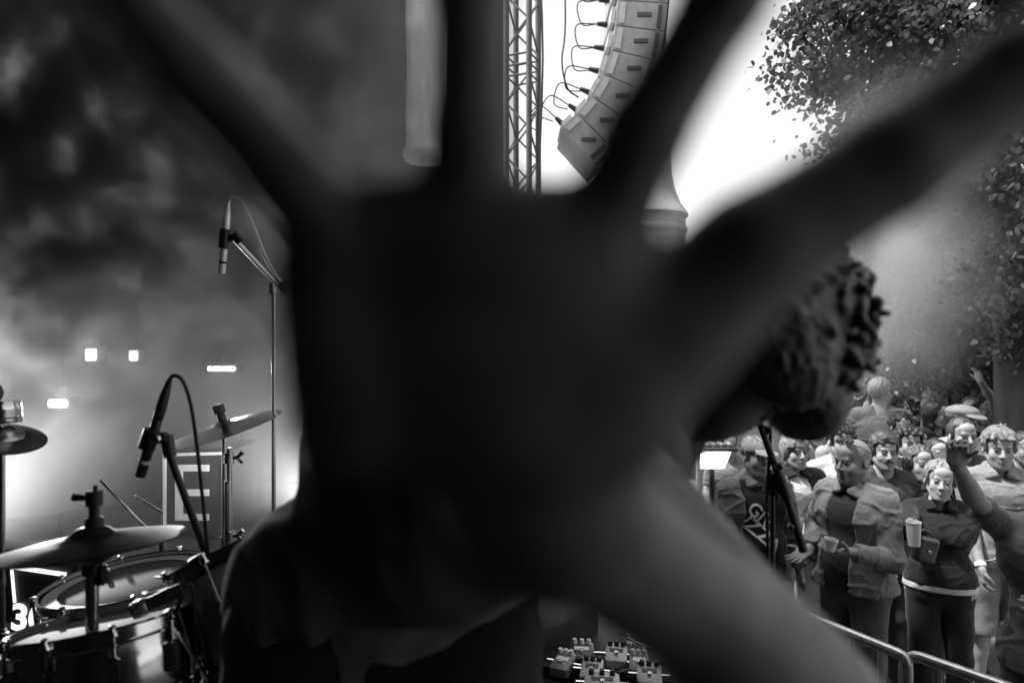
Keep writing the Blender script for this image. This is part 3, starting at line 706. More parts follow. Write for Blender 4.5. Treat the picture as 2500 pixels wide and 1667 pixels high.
def stand(parent, top, foot_r=.3, r=.0115, m=None, base=None):
    m = m or CHROME; b = Vector((top[0], top[1], STZ)) if base is None else base
    MB().tube([b + V(0, 0, .10), Vector(top)], r, 12).build('upright', m, parent)
    MB().tube([b + V(0, 0, .09), b + V(0, 0, .45)], r * 1.45, 12).build('lower_tube', m, parent)
    for k in range(3):
        a = k * 2.094 + .5; e = b + V(math.cos(a) * foot_r, math.sin(a) * foot_r, .008); l = MB().tube([b + V(0, 0, .34), e], .007, 8).build('leg', m, parent)
        MB().tube([e - V(0, 0, .004), e + V(0, 0, .02)], .011, 8).build('rubber_foot', RUB, l)
hh = empty('hi_hat', P(222, 1330, 1.38) * 1, 'dark hi-hat cymbal pair on chrome stand at lower left', 'cymbals')
hc = P(225, 1330, 1.38); hn = V(-.10, .075, 1); hh.location = (hc.x, hc.y, STZ); HM = nmat(hn)
MB().lathe(cym_prof(.176), 56, HM, hc + V(0, 0, .004), True).build('top_cymbal', DARKCYM, hh); MB().lathe(cym_prof(.176, -1), 56, HM, hc - V(0, 0, .004), True).build('bottom_cymbal', DARKCYM, hh)
stand(hh, hc - V(0, 0, .03), .28, .0125)
MB().tube([hc - V(0, 0, .05), P(233, 1185, 1.38)], .0045, 8).build('pull_rod', BLACK, hh)
u_ = hc + V(.004, 0, .05); MB().lathe([(.012, -.014), (.017, -.012), (.017, .004), (.010, .008), (.010, .028), (.016, .030), (.016, .058), (0, .06)], 14, None, u_).tube([u_ + V(-.012, 0, .045), u_ + V(-.042, 0, .046)], [.005, .008], 8).build('clutch', BLACK, hh)
MB().lathe([(.0, -.05), (.019, -.048), (.019, -.02), (.012, -.015), (0, -.012)], 14, None, hc - V(0, 0, .01)).box(hc + V(.018, 0, -.06), (.018, .02, .04), None, .003).build('seat_cup', BLACK, hh)
def drum(name, c, n, r, depth, shell_m, label, lugs=8, head_m=SKIN, hoop_m=CHROME, legs=0, ring=False, rot=0.0):
    root = empty(name, (c.x, c.y, STZ), label, 'drum'); M = nmat(n) @ Matrix.Rotation(rot, 3, 'Z'); ax = M @ V(0, 0, 1)
    MB().lathe([(r * .97, -depth), (r * .985, -depth + .004), (r * .985, -.012), (r * .97, -.008), (r * .95, -.012), (r * .95, -depth)], 56, M, c, True).build('shell', shell_m, root)
    MB().lathe([(0, .0), (r * .9, .0005), (r * .985, -.003), (r * .985, -.006), (0, -.003)], 56, M, c).build('drum_head', head_m, root)
    if ring: MB().lathe([(r * .80, .0015), (r * .97, .002), (r * .97, .0035), (r * .80, .003)], 56, M, c, True).build('damping_ring', mat('pale_ring', .45, .5), root)
    for z0 in (.0, -depth):
        q = MB().lathe([(r * 1.0, z0 - .018), (r * 1.035, z0 - .018), (r * 1.05, z0 - .014), (r * 1.02, z0 - .012), (r * 1.015, z0 + .010), (r * 1.035, z0 + .013), (r * 1.02, z0 + .016), (r * 1.0, z0 + .013)], 56, M, c, True).build('hoop', hoop_m, root)
    for k in range(lugs):
        a = 2 * math.pi * k / lugs; e = V(math.cos(a), math.sin(a), 0)
        MB().tube([c + M @ (e * r * 1.045 + V(0, 0, .02)), c + M @ (e * r * 1.045 + V(0, 0, -depth * .45))], .0035, 6).lathe([(0, .012), (.007, .010), (.007, .0), (.010, -.004), (.010, -.012), (0, -.012)], 8, M, c + M @ (e * r * 1.045 + V(0, 0, .012))).build('tension_rod', CHROME, root)
        lg = M @ Matrix.Rotation(a, 3, 'Z'); MB().box(c + M @ (e * r * 1.02 + V(0, 0, -depth * .5)), (.026, .022, min(.07, depth * .5)), lg, .006).build('lug', CHROME, root)
    for k in range(legs):
        a = 2 * math.pi * (k + .3) / legs; q = c + M @ V(math.cos(a) * r * 1.1, math.sin(a) * r * 1.1, -depth * .4); MB().tube([q + V(0, 0, .05), V(q.x, q.y, STZ + .01)], .006, 8).build('leg', CHROME, root)
    return root, M
ft, FM = drum('floor_tom', P(312, 1420, 1.82), (-.10, -.03, 1), .198, .32, DSH, 'floor tom with dark head and pale ring behind the hi-hat stand', 8, SKIND, legs=3, ring=True, rot=.3)
for (px, py, a) in ((170, 1432, .1), (352, 1392, .5), (455, 1408, .2)):
    c = P(px, py, 1.80); 
    MB().box(P(300, 1422, 1.80) + FM @ V((px - 300) / F * 1.8, (1422 - py) / F * 1.8 * 2.6, .004), (.052, .014, .004), FM @ Matrix.Rotation(a - .1, 3, 'Z'), .002).build('tape_strip', RUB, ft)
sn, SM2 = drum('snare_drum', P(258, 1522, 1.52), (-.15, .14, 1), .182, .15, CHROME, 'chrome snare drum with pale head below the floor tom', 10, SKIN, rot=.1)
stand(sn, P(258, 1522, 1.52) - V(0, 0, .17), .25, .011)
MB().tube([P(258, 1522, 1.52) + SM2 @ V(math.cos(a) * .12, math.sin(a) * .12, -.165) for a in (0, 2.1, 4.2)], .008, 8, closed=True).build('basket', CHROME, sn)
rt, RM = drum('rack_tom', P(596, 1333, 1.66), (-.42, .12, .9), .168, .24, DSHG, 'grey rack tom seen edge-on beside the singer hip', 6, SKIN, hoop_m=mat('black_hoop', .03, .2), rot=.2)
for k, (x0, y0, x1, y1, r) in enumerate(((470, 1428, 535, 1590, .008), (482, 1424, 546, 1572, .006), (455, 1440, 480, 1560, .006), (436, 1450, 462, 1508, .005), (505, 1420, 560, 1545, .011))):
    MB().tube(catmull([P(x0, y0, 1.62), P((x0 + x1) / 2 - 8, (y0 + y1) / 2, 1.61), P(x1, y1, 1.62), P(x1 + 40, y1 + 160, 1.66), V(P(x1 + 40, 0, 1.66).x, 1.66, STZ + .01)], 6), r, 8).build('mounting_arm', CHROME if k != 4 else BLACK, rt)
sp = empty('splash_cymbal', P(5, 1060, 1.9), 'small splash cymbal with chrome nut cut by the left edge', 'cymbal'); c = P(4, 1068, 1.9); sp.location = (c.x, c.y, STZ)
MB().lathe(cym_prof(.108), 44, nmat((.28, -.18, 1)), c, True).build('cymbal', CYM, sp); stand(sp, c - V(0, 0, .01), .25, .009)
MB().tube([c + V(-.03, 0, .02), c + V(-.03, 0, .14)], .012, 10).lathe([(0, .0), (.02, .0), (.026, .02), (.02, .04), (0, .045)], 12, None, c + V(-.025, 0, .105)).build('felt_post', BLACK, sp)
MB().lathe([(0, .02), (.052, .022), (.053, .03), (.050, .034), (.052, .04), (.050, .048), (.052, .056), (.048, .075), (.044, .082), (0, .083)], 16, None, c + V(-.004, 0, .02)).build('chrome_nut', CHROME, sp)
cr = empty('crash_cymbal', P(545, 1050, 2.9), 'hazy crash cymbal with black wing nut left of the singer', 'cymbal'); c = P(548, 1046, 2.8); cr.location = (c.x, c.y, STZ)
MB().lathe(cym_prof(.232), 56, nmat((-.26, -.14, 1)), c, True).build('cymbal', CYM, cr); stand(cr, c - V(0, 0, .01), .3, .010)
MB().lathe([(0, 0), (.018, 0), (.016, .03), (.024, .035), (.024, .065), (.014, .07), (0, .07)], 12, nmat((-.26, -.14, 1)), c + V(-.008, 0, .032)).build('wing_nut', BLACK, cr)
cs_ = empty('cymbal_stand', P(556, 1300, 2.55), 'chrome cymbal stand with clamps rising behind the rack tom', 'stand'); c0 = P(560, 1092, 2.55); cs_.location = (c0.x, c0.y, STZ)
MB().tube([c0, V(c0.x, c0.y, 1.75)], .010, 12).build('upper_tube', CHROME, cs_); stand(cs_, V(c0.x - .004, c0.y, 1.78), .3, .0145)
for py in (1118, 1308): q = P(560, py, 2.55); MB().lathe([(.014, -.02), (.02, -.018), (.02, .018), (.014, .02)], 12, None, q).tube([q, q + V(.035, -.01, .006), q + V(.055, -.01, .025)], [.008, .007, .009], 8).tube([q + V(.03, 0, 0), q + V(.05, 0, -.02)], .006, 6).build('clamp', CHROME, cs_)
rd = empty('boom_rod', P(290, 1220, 2.5), 'pair of thin bright boom rods in the haze above the hi-hat', 'rods'); q = P(385, 1290, 2.5); rd.location = (q.x, q.y, STZ)
MB().tube([P(245, 1172, 2.4), P(340, 1270, 2.42), P(392, 1320, 2.5)], .0040, 6).build('rod', CHROME, rd); MB().tube([P(330, 1208, 2.5), P(396, 1250, 2.55), P(400, 1330, 2.5)], .0040, 6).build('rod', CHROME, rd)
stand(rd, P(394, 1322, 2.5), .25, .008, BLACK)
s2 = empty('tall_stand', P(665, 700, 2.9), 'thin chrome stand with clips half hidden behind the hand edge', 'stand'); q = P(668, 690, 2.9); s2.location = (q.x, q.y, STZ)
stand(s2, q, .3, .009); MB().lathe([(.014, -.05), (.018, -.045), (.010, .04), (.008, .05)], 10, None, q + V(-.004, 0, .0)).tube([q, q + V(.03, 0, .15), q + V(.05, 0, .2)], .006, 6).build('clip', CHROME, s2)

# ---------------------------------------------------------------- microphones and stands
MICM = mat('mic_satin_nickel', .8, .3, metal=.25, var=.1); MICB = mat('mic_black', .02, .38, spec=.6)
def pencil_mic(a, b, bodym, label, clip_t=.45, s=1.0):      # a = cable end, b = capsule end
    a, b = Vector(a), Vector(b); r = empty('microphone', b, label, 'microphone'); d = (b - a).normalized(); L = (b - a).length; M = align(d)
    R = .0105 * s
    MB().lathe([(0, L * .42), (R * .9, L * .42), (R, L * .43), (R, L * .985), (R * .9, L), (0, L)], 20, M, a).build('mic_body', bodym, r)
    MB().lathe([(R * 1.02, L * .83), (R * 1.05, L * .835), (R * 1.05, L * .86), (R * 1.02, L * .865)], 20, M, a, True).build('capsule_ring', BLACK if bodym is not MICB else MICM, r)
    MB().lathe([(0, .0), (R * .45, 0), (R * .55, L * .03), (R * .8, L * .14), (R * .92, L * .15), (R * .95, L * .24), (R * 1.0, L * .25), (R * 1.0, L * .40), (R * .9, L * .42), (0, L * .42)], 18, M, a).build('plug', bodym if bodym is MICM else BLACK, r)
    return r
m1 = pencil_mic(P(557, 493, 2.05), P(541, 668, 2.05), MICM, 'silver pencil microphone hanging high over the drums')
st1 = empty('microphone_stand', (P(745, 0, 2.2).x, 2.2, STZ), 'thin boom stand holding the silver microphone, half behind the hand', 'stand')
MB().tube([P(566, 578, 2.05), P(705, 725, 2.15), P(745, 775, 2.2)], [.0075, .0075, .0075], 10).build('boom', MICM, st1)
q = P(555, 585, 2.05); MB().tube([P(550, 560, 2.05), P(546, 608, 2.05)], .0155, 14).tube([P(556, 585, 2.05), P(583, 575, 2.05)], .010, 8).tube([P(572, 568, 2.05), P(590, 590, 2.06)], .016, 10).build('mic_clip', BLACK, st1)
MB().lathe([(0, -.02), (.018, -.018), (.018, .018), (0, .02)], 14, align((0, -1, 0)), P(698, 702, 2.13)).build('clutch', CHROME, st1)
MB().tube([P(668, 672, 2.12), P(700, 705, 2.13), P(725, 775, 2.16)], .006, 8).build('counter_rod', MICM, st1); stand(st1, P(745, 775, 2.2), .3, .010, BLACK)
k1 = MB().tube(catmull([P(557, 494, 2.05), P(566, 484, 2.05), P(588, 492, 2.05), P(615, 545, 2.06), P(640, 610, 2.08), P(656, 645, 2.1), P(690, 700, 2.14), P(742, 790, 2.19), V(P(752, 0, 2.19).x, 2.19, STZ + .01)], 8), .0056, 8).build('microphone_cable', mat('grey_cable', .5, .5)); tag(k1, 'cable looping from the silver overhead microphone to its stand', 'cable')
m2 = pencil_mic(P(415, 925, 1.56), P(342, 1163, 1.56), MICB, 'black pencil microphone pointing down over the hi-hat', s=1.12)
st2 = empty('microphone_stand', (P(640, 0, 1.68).x, 1.68, STZ), 'black boom stand leaning behind the hi-hat toward the singer', 'stand')
MB().tube([P(412, 1105, 1.56), P(570, 1530, 1.64), P(610, 1640, 1.68)], [.0085, .0095, .0095], 12).build('boom', BLACK, st2)
MB().tube([P(372, 1050, 1.56), P(357, 1095, 1.56)], .0185, 14).tube([P(380, 1070, 1.55), P(408, 1068, 1.55)], .013, 10).tube([P(406, 1062, 1.56), P(416, 1115, 1.56)], [.015, .014], 12).build('mic_clip', BLACK, st2)
MB().lathe([(0, -.016), (.011, -.014), (.011, .014), (.006, .018), (0, .018)], 14, align((0, -1, 0)), P(384, 1072, 1.535)).build('pivot_bolt', CHROME, st2)
MB().lathe([(0, -.03), (.022, -.026), (.022, .026), (0, .03)], 12, align(P(570, 1530, 1.64) - P(412, 1105, 1.56)), P(490, 1385, 1.6)).build('clutch', BLACK, st2)
stand(st2, P(610, 1640, 1.68), .3, .011, BLACK)
k2 = MB().tube(catmull([P(415, 926, 1.56), P(424, 917, 1.56), P(445, 928, 1.56), P(464, 980, 1.56), P(480, 1080, 1.57), P(497, 1240, 1.58), P(512, 1370, 1.59), P(540, 1450, 1.61), P(600, 1640, 1.67), V(P(612, 0, 1.67).x, 1.67, STZ + .01)], 8), .0044, 8).build('microphone_cable', RUB); tag(k2, 'black cable running down beside the hi-hat microphone boom', 'cable')
m3 = empty('drum_microphone', P(350, 1480, 1.42), 'short clip-on drum microphone aimed across the snare head', 'microphone'); a, b = P(445, 1436, 1.45), P(348, 1482, 1.42)
MB().lathe([(0, 0), (.013, .002), (.015, .03), (.014, .06), (.016, .07), (.018, .088), (.016, .1), (0, .102)], 18, align(b - a), a).build('mic_body', MICB, m3)
MB().lathe([(.0165, .070), (.0185, .074), (.0185, .092), (.0165, .096)], 18, align(b - a), a, True).build('grille', STEEL, m3)
MB().tube(catmull([a + V(.0, 0, -.012), P(436, 1475, 1.45), P(425, 1500, 1.46), P(410, 1512, 1.47)], 5), .005, 8).build('clamp_arm', BLACK, m3)
MB().tube(catmull([a, P(468, 1430, 1.46), P(478, 1520, 1.47), P(500, 1640, 1.5), V(P(505, 0, 1.5).x, 1.5, STZ + .01)], 6), .004, 8).build('cable', RUB, m3)
for x0, y0, x1, y1 in ((405, 1490, 505, 1655), (432, 1470, 470, 1600)):
    MB().tube([P(x0, y0, 1.47), P(x1, y1, 1.50), V(P(x1 + 20, 0, 1.52).x, 1.52, STZ + .01)], .0045, 8).build('support_rod', CHROME, m3)
# tall boom stand at the stage edge
st3 = empty('microphone_stand', (P(1885, 0, 2.05).x, 2.05, STZ), 'black boom stand hanging below the singer head before the crowd', 'stand')
MB().tube([P(1820, 930, 2.0), P(1850, 1020, 2.0), P(1925, 1228, 2.0), P(1962, 1345, 2.0)], [.009, .0095, .0115, .0125], 12).build('boom', BLACK, st3)
MB().tube([P(1898, 1150, 2.0), P(1922, 1218, 2.0)], .0165, 12).build('boom_sleeve', BLACK, st3)
for px, py, r in ((1873, 1048, .014), (1900, 1137, .013), (1930, 1285, .009)): MB().lathe([(0, -.02), (r * .7, -.018), (r, -.008), (r, .012), (r * .7, .02), (0, .02)], 12, align((-.3, -1, 0)), P(px, py, 1.985)).build('knob', BLACK, st3)
MB().lathe([(0, -.04), (.024, -.035), (.028, 0), (.022, .035), (0, .04)], 14, align((.3, 0, 1)), P(1888, 1178, 2.03)).build('pivot', BLACK, st3); stand(st3, P(1886, 1175, 2.05), .28, .0075, BLACK)
MB().tube([P(1888, 1172, 2.02), P(1896, 1205, 2.0), P(1896, 1228, 2.0)], .005, 8).build('lever', BLACK, st3)
kb = MB().tube(catmull([P(1884, 900, 2.0), P(1882, 1040, 2.0), P(1876, 1150, 2.01), P(1872, 1240, 2.03), P(1876, 1400, 2.04), V(P(1880, 0, 2.05).x, 2.05, STZ + .01)], 8), .0048, 8).build('microphone_cable', RUB); tag(kb, 'black cable hanging straight beside the stage-edge boom stand', 'cable')

# ---------------------------------------------------------------- boxes with lettering, lights
def text_mesh(body, size, M, m, parent, name='lettering', ext=.001):
    cu = bpy.data.curves.new('t', 'FONT'); cu.body = body; cu.size = size; cu.extrude = ext; cu.offset = size * .03; cu.resolution_u = 4
    to = bpy.data.objects.new('t', cu); COL.objects.link(to); dg = bpy.context.evaluated_depsgraph_get(); dg.update(); tm = bpy.data.meshes.new_from_object(to.evaluated_get(dg)); bpy.data.objects.remove(to)
    tm.transform(M); tm.materials.clear(); tm.materials.append(m); o = bpy.data.objects.new(name, tm); COL.objects.link(o); o.parent = parent
    o.matrix_parent_inverse = parent_world(parent).inverted(); return o
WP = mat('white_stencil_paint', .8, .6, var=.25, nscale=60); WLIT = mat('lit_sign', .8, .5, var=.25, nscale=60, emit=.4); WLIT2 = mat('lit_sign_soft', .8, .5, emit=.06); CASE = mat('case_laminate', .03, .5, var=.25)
rc = empty('road_case', (P(60, 0, 2.95).x, 2.95, STZ), 'dark case with lit white frame and number behind the drums', 'case')
c = P(60, 1450, 2.95); hgt = c.z - STZ + .16
MB().box((c.x - .12, 3.03, STZ + .16), (.75, .16, .32), None, .012).build('body', CASE, rc)
fy = 2.943
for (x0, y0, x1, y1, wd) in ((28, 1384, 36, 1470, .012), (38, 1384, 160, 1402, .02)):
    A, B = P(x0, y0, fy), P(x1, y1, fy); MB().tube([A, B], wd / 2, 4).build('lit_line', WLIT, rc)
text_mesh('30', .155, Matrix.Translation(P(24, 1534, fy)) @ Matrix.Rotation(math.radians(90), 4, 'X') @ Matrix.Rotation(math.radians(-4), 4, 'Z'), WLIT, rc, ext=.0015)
for sx in (-.37, .37): MB().box((c.x - .12 + sx * .99, 2.955, STZ + .19), (.03, .02, .32), None, .004).build('corner_rail', STEEL, rc)
for sx in (-.25, .25):
    for sy in (2.99, 3.07): MB().lathe([(0, -.03), (.03, -.028), (.03, .028), (0, .03)], 12, align((1, 0, 0)), (c.x - .12 + sx, sy, STZ + .03 - .03 + .031)).build('castor', RUB, rc)
rc_fix = [o for o in bpy.data.objects if o.parent == rc and o.name.startswith('body')][0]; rc_fix.location.z += .03
am = empty('speaker_box', (P(470, 0, 4.35).x, 4.35, STZ), 'hazy box with faintly lit letter and frame behind the crash cymbal', 'speaker')
A, B = P(395, 1100, 4.35), P(556, 1320, 4.35); MB().box(((A.x + B.x) / 2, 4.6, (A.z + STZ) / 2), (B.x - A.x, .5, A.z - STZ), None, .01).build('cabinet', CASE, am)
yy = 4.343
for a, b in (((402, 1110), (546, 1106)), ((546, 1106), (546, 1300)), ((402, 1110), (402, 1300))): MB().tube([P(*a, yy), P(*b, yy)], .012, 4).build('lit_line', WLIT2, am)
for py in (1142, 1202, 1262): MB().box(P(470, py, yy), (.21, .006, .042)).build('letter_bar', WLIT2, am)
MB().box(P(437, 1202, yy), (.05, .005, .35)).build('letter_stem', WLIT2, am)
CASE2 = 0
def far_t(px): X = (px - 1250) / F; return 5.75 / (.813 - .582 * X)
LED = mat('led_lens', .9, .3, emit=14.0); LED2 = mat('led_lens_soft', .6, .3, emit=.5); LH = mat('lamp_housing', .03, .5)
def spot(parent, at, to, energy, ang, size=.1, blend=.6):
    l = bpy.data.lights.new('lamp', 'SPOT'); l.energy = energy; l.spot_size = math.radians(ang); l.spot_blend = blend; l.shadow_soft_size = size
    o = bpy.data.objects.new('lamp', l); COL.objects.link(o); o.location = at; o.rotation_euler = (Vector(at) - Vector(to)).to_track_quat('Z', 'Y').to_euler(); o.parent = parent; o.matrix_parent_inverse = parent_world(parent).inverted(); return o
def led_bar(px, py, wpx, n, label, m, t=None, hgt=.05, stem=True):
    t = t or far_t(px); c = P(px, py, t); r = empty('stage_light', (c.x, c.y, c.z), label, 'light', 'lit stage lights in the smoke'); wd = wpx / F * t
    MB().box(c + V(0, .06, 0), (wd + .04, .10, hgt + .05), None, .01).build('housing', LH, r)
    for i in range(n):
        x = (i + .5) / n - .5; MB().lathe([(0, .02), (wd / n * .46, .008), (wd / n * .46, 0), (0, 0)] if n > 1 else [(0, .02), (.02, .0)], 12, align((0, -1, 0)), c + V(x * wd, .008, 0)).build('lens', m, r) if n > 1 else MB().box(c + V(0, 0, 0), (wd, .03, hgt), None, .012).build('lens', m, r)
    MB().tube([c + V(0, .06, 0), V(c.x, c.y + .06, 6.28)], .004, 6).box(c + V(0, .06, hgt / 2 + .06), (.03, .03, .07), None, .004).build('hanger', LH, r); return r, c
l1, c1 = led_bar(141, 985, 46, 1, 'bright tube-shaped stage light at the far left', LED)
l2, c2 = led_bar(540, 900, 68, 6, 'row of six small bright stage light lenses', LED)
l3, c3 = led_bar(222, 866, 28, 1, 'dim square stage light pair high on the left', LED2, hgt=.09)
l4, c4 = led_bar(326, 868, 22, 1, 'dim stage light right of the square pair', LED2, hgt=.08)
spot(l2, c2 + V(0, -.06, 0), V(-.33, .92, 1.9), 60, 16, .06, .5); spot(l1, c1 + V(0, -.06, 0), V(-.62, 1.3, 2.1), 210, 26, .06, .6)
# floor wash lights added out of sight to brighten the far drape and haze
for i, (b, label) in enumerate(((.8, 'added floor wash light by the far drape nearest the stage front'), (2.6, 'added floor wash light by the far drape in its middle'), (4.4, 'added floor wash light by the far drape farthest from the crowd'))):
    q = ST(-2.3, b, STZ + .12); r = empty('added_wash_light', ST(-2.3, b, STZ), label, 'light', 'added floor wash lights')
    MB().box(q + V(0, 0, -.01), (.34, .2, .16), SM, .02).build('housing', LH, r); MB().box(q + V(0, 0, .075), (.28, .15, .02), SM, .006).build('lens', LED2, r)
    spot(r, q + V(0, 0, .11), ST(-4.2, b, STZ + 1.3), ADDED_WASH * (.2, .9, 1.2)[i], 110, .15, 1.0)
WL = empty('work_lamp', (P(1755, 0, 5.2).x, 5.2, 0), 'bright work lamp with dark hood left of the man in the cap', 'lamp'); c = P(1752, 1122, 5.2)
v = [P(x, y, d) for d in (5.2, 5.3) for x, y in ((1710, 1106), (1786, 1100), (1768, 1143), (1710, 1143))]
mesh_obj('lens', v, [(3, 2, 1, 0), (4, 5, 6, 7), (0, 1, 5, 4), (1, 2, 6, 5), (2, 3, 7, 6), (3, 0, 4, 7)], mat('lamp_glass', .9, .3, emit=2.2), WL, smooth=False)
MB().box(P(1752, 1094, 5.25), (.27, .16, .035), None, .01).box(P(1752, 1087, 5.25), (.22, .1, .02), None, .005).build('hood', BLACK, WL)
for x in (1722, 1740, 1758, 1776): MB().box(P(x, 1084, 5.25), (.03, .12, .03), None, .006).build('cooling_fin', STEEL, WL)
q = P(1738, 1143, 5.26); MB().tube([V(q.x, q.y, 0), q], .02, 10).build('pole', BLACK, WL)

# ---------------------------------------------------------------- pedals and things on the stage floor
pb = empty('pedal_board', (P(1470, 0, 2.72).x, 2.72, STZ), 'black pedal board on the stage floor below the forearm', 'pedal board')
PBM = Matrix.Rotation(math.radians(-14), 3, 'Z')
MB().box(P(1470, 0, 2.72).xy.to_3d() + V(0, 0, STZ + .025), (.74, .46, .05), PBM, .01).build('tray', mat('pedalboard_black', .02, .6), pb)
rng = random.Random(5)
PED = [(1445, 1628, .075, .125, .55), (1505, 1590, .08, .12, .6), (1560, 1612, .07, .12, .25), (1470, 1660, .12, .10, .5), (1585, 1640, .085, .12, .42), (1420, 1585, .09, .12, .08), (1375, 1610, .07, .12, .2), (1545, 1572, .07, .11, .12)]
for i, (px, py, w_, l_, v_) in enumerate(PED):
    d = (CAMZ - STZ - .09) * F / (py - 833.5); c = P(px, py, d); c.z = STZ + .054 + .02; a = Matrix.Rotation(math.radians(-14 + rng.uniform(-9, 9)), 3, 'Z') @ Matrix.Rotation(math.radians(5), 3, 'X')
    lab = ['pale guitar pedal with two knobs near the singer leg', 'white guitar pedal at the back of the board', 'grey guitar pedal at right of the white one', 'wide pale pedal cut by the bottom edge', 'light grey pedal under the floor boom', 'black pedal at back left of the board', 'dark grey pedal at far left of the board', 'black pedal behind the grey pedals'][i]
    r = empty('guitar_pedal', (c.x, c.y, STZ + .05), lab, 'pedal', 'guitar pedals on the board')
    MB().box(c, (w_, l_, .045), a, .008).build('case', mat('pedal_paint_%02d' % int(v_ * 100), v_, .35, var=.2, nscale=30), r)
    for k in range(3): MB().lathe([(0, .018), (.008, .017), (.010, 0), (0, 0)], 10, a, c + a @ V(-w_ * .3 + k * w_ * .3, l_ * .28, .023)).build('knob', BLACK if v_ > .3 else WP, r)
    MB().lathe([(0, .014), (.008, .013), (.009, 0), (0, 0)], 10, a, c + a @ V(0, -l_ * .28, .023)).build('foot_switch', CHROME, r)
    MB().box(c + a @ V(0, -.002, .0235), (w_ * .62, l_ * .2, .002), a).build('name_plate', WP if v_ < .4 else mat('plate_dark', .05, .5), r)
    for s in (-1, 1): MB().tube([c + a @ V(s * w_ * .5, .01, .0), c + a @ V(s * (w_ * .5 + .03), .01, .0)], .007, 8).build('jack_plug', CHROME, r)
pc = MB().tube(catmull([V(*p, STZ + z) for p, z in (((.42, 2.62), .11), ((.55, 2.5), .02), ((.62, 2.62), .012), ((.80, 2.55), .012), ((.9, 2.3), .012), ((.7, 2.0), .012))], 8), .0035, 8).build('guitar_lead', RUB); tag(pc, 'dark guitar lead trailing off the pedal board to the right', 'cable')
rng = random.Random(9); LAB = ['thin patch lead curling left of the pedal board', 'patch lead looping in front of the pedal board', 'dark lead crossing behind the pedal board', 'lead trailing from the pedals under the forearm']
for i, pts in enumerate((((.10, 2.55), (.02, 2.4), (.16, 2.3), (.30, 2.42), (.22, 2.6)), ((.25, 2.45), (.42, 2.36), (.55, 2.44), (.50, 2.58)), ((.05, 2.95), (.3, 3.02), (.55, 2.92), (.75, 2.98), (.85, 2.7)), ((.5, 2.75), (.66, 2.66), (.72, 2.45), (.88, 2.42), (1.0, 2.2)))):
    tag(MB().tube(catmull([V(x, y, STZ + .006 + .01 * (k % 2)) for k, (x, y) in enumerate(pts)], 8), .0038, 8).build('patch_lead', mat('lead_sheath', (.02, .2, .02, .1)[i], .4) if i < 1 else mat('lead_sheath_%d' % i, (.02, .2, .02, .1)[i], .4)), LAB[i], 'cable', 'patch leads on the stage floor')
fb = empty('floor_boom_stand', (P(1780, 0, 2.45).x, 2.45, STZ), 'low black boom stand lying over the pedals', 'stand')
MB().tube([P(1510, 1645, 2.45), P(1640, 1612, 2.45), P(1720, 1597, 2.47), P(1800, 1580, 2.5)], [.013, .010, .008, .008], 10).build('boom', BLACK, fb)
MB().tube([P(1530, 1556, 2.6), P(1560, 1572, 2.58), P(1635, 1594, 2.5), P(1648, 1602, 2.46)], .0045, 8).build('chrome_rod', CHROME, fb); MB().lathe([(0, -.02), (.018, -.018), (.018, .018), (0, .02)], 12, align((0, -1, .3)), P(1646, 1604, 2.44)).build('clutch', CHROME, fb)
q = P(1800, 1580, 2.5); MB().tube([q, V(q.x, q.y, STZ + .02)], .010, 8).lathe([(0, 0), (.13, 0), (.13, .012), (.02, .03), (0, .03)], 24, None, V(q.x, q.y, STZ + .001)).build('base', BLACK, fb)
wm = empty('floor_monitor', (P(1290, 0, 2.75).x, 2.75, STZ), 'dark wedge monitor tipped beside the singer leg', 'monitor')
c = V(P(1285, 0, 2.85).x, 2.85, STZ); Mw = Matrix.Rotation(math.radians(35), 3, 'Z'); prof = [(-.2, 0), (.2, 0), (.2, .10), (-.06, .33), (-.2, .28)]
v = [c + Mw @ V(x, y, z) for x in (-.22, .22) for y, z in prof]
mesh_obj('cabinet', v, [(0, 1, 2, 3, 4), (9, 8, 7, 6, 5)] + [(i, i + 5, (i + 1) % 5 + 5, (i + 1) % 5) for i in range(5)], mat('monitor_paint', .03, .5, var=.3, bump=.3), wm, smooth=False)
v = [c + Mw @ V(x, y, z) for x in (-.2, .2) for y, z in ((.192, .115), (-.045, .325), (-.04, .332), (.197, .122))]
mesh_obj('grille', v, [(0, 1, 2, 3), (7, 6, 5, 4)] + [(i, i + 4, (i + 1) % 4 + 4, (i + 1) % 4) for i in range(4)], mat('monitor_grille', .09, .45, bump=.8, bscale=250), wm, smooth=False)
dt = empty('drum_throne', (P(-10, 0, 1.75).x, 1.75, STZ), 'round black drum throne cut by the lower left edge', 'stool'); c = P(-45, 1640, 1.75)
MB().lathe([(0, -.05), (.15, -.05), (.17, -.035), (.172, .0), (.155, .022), (0, .03)], 36, None, c).build('seat', mat('black_vinyl', .012, .9, spec=.1), dt); stand(dt, c - V(0, 0, .05), .26, .013)
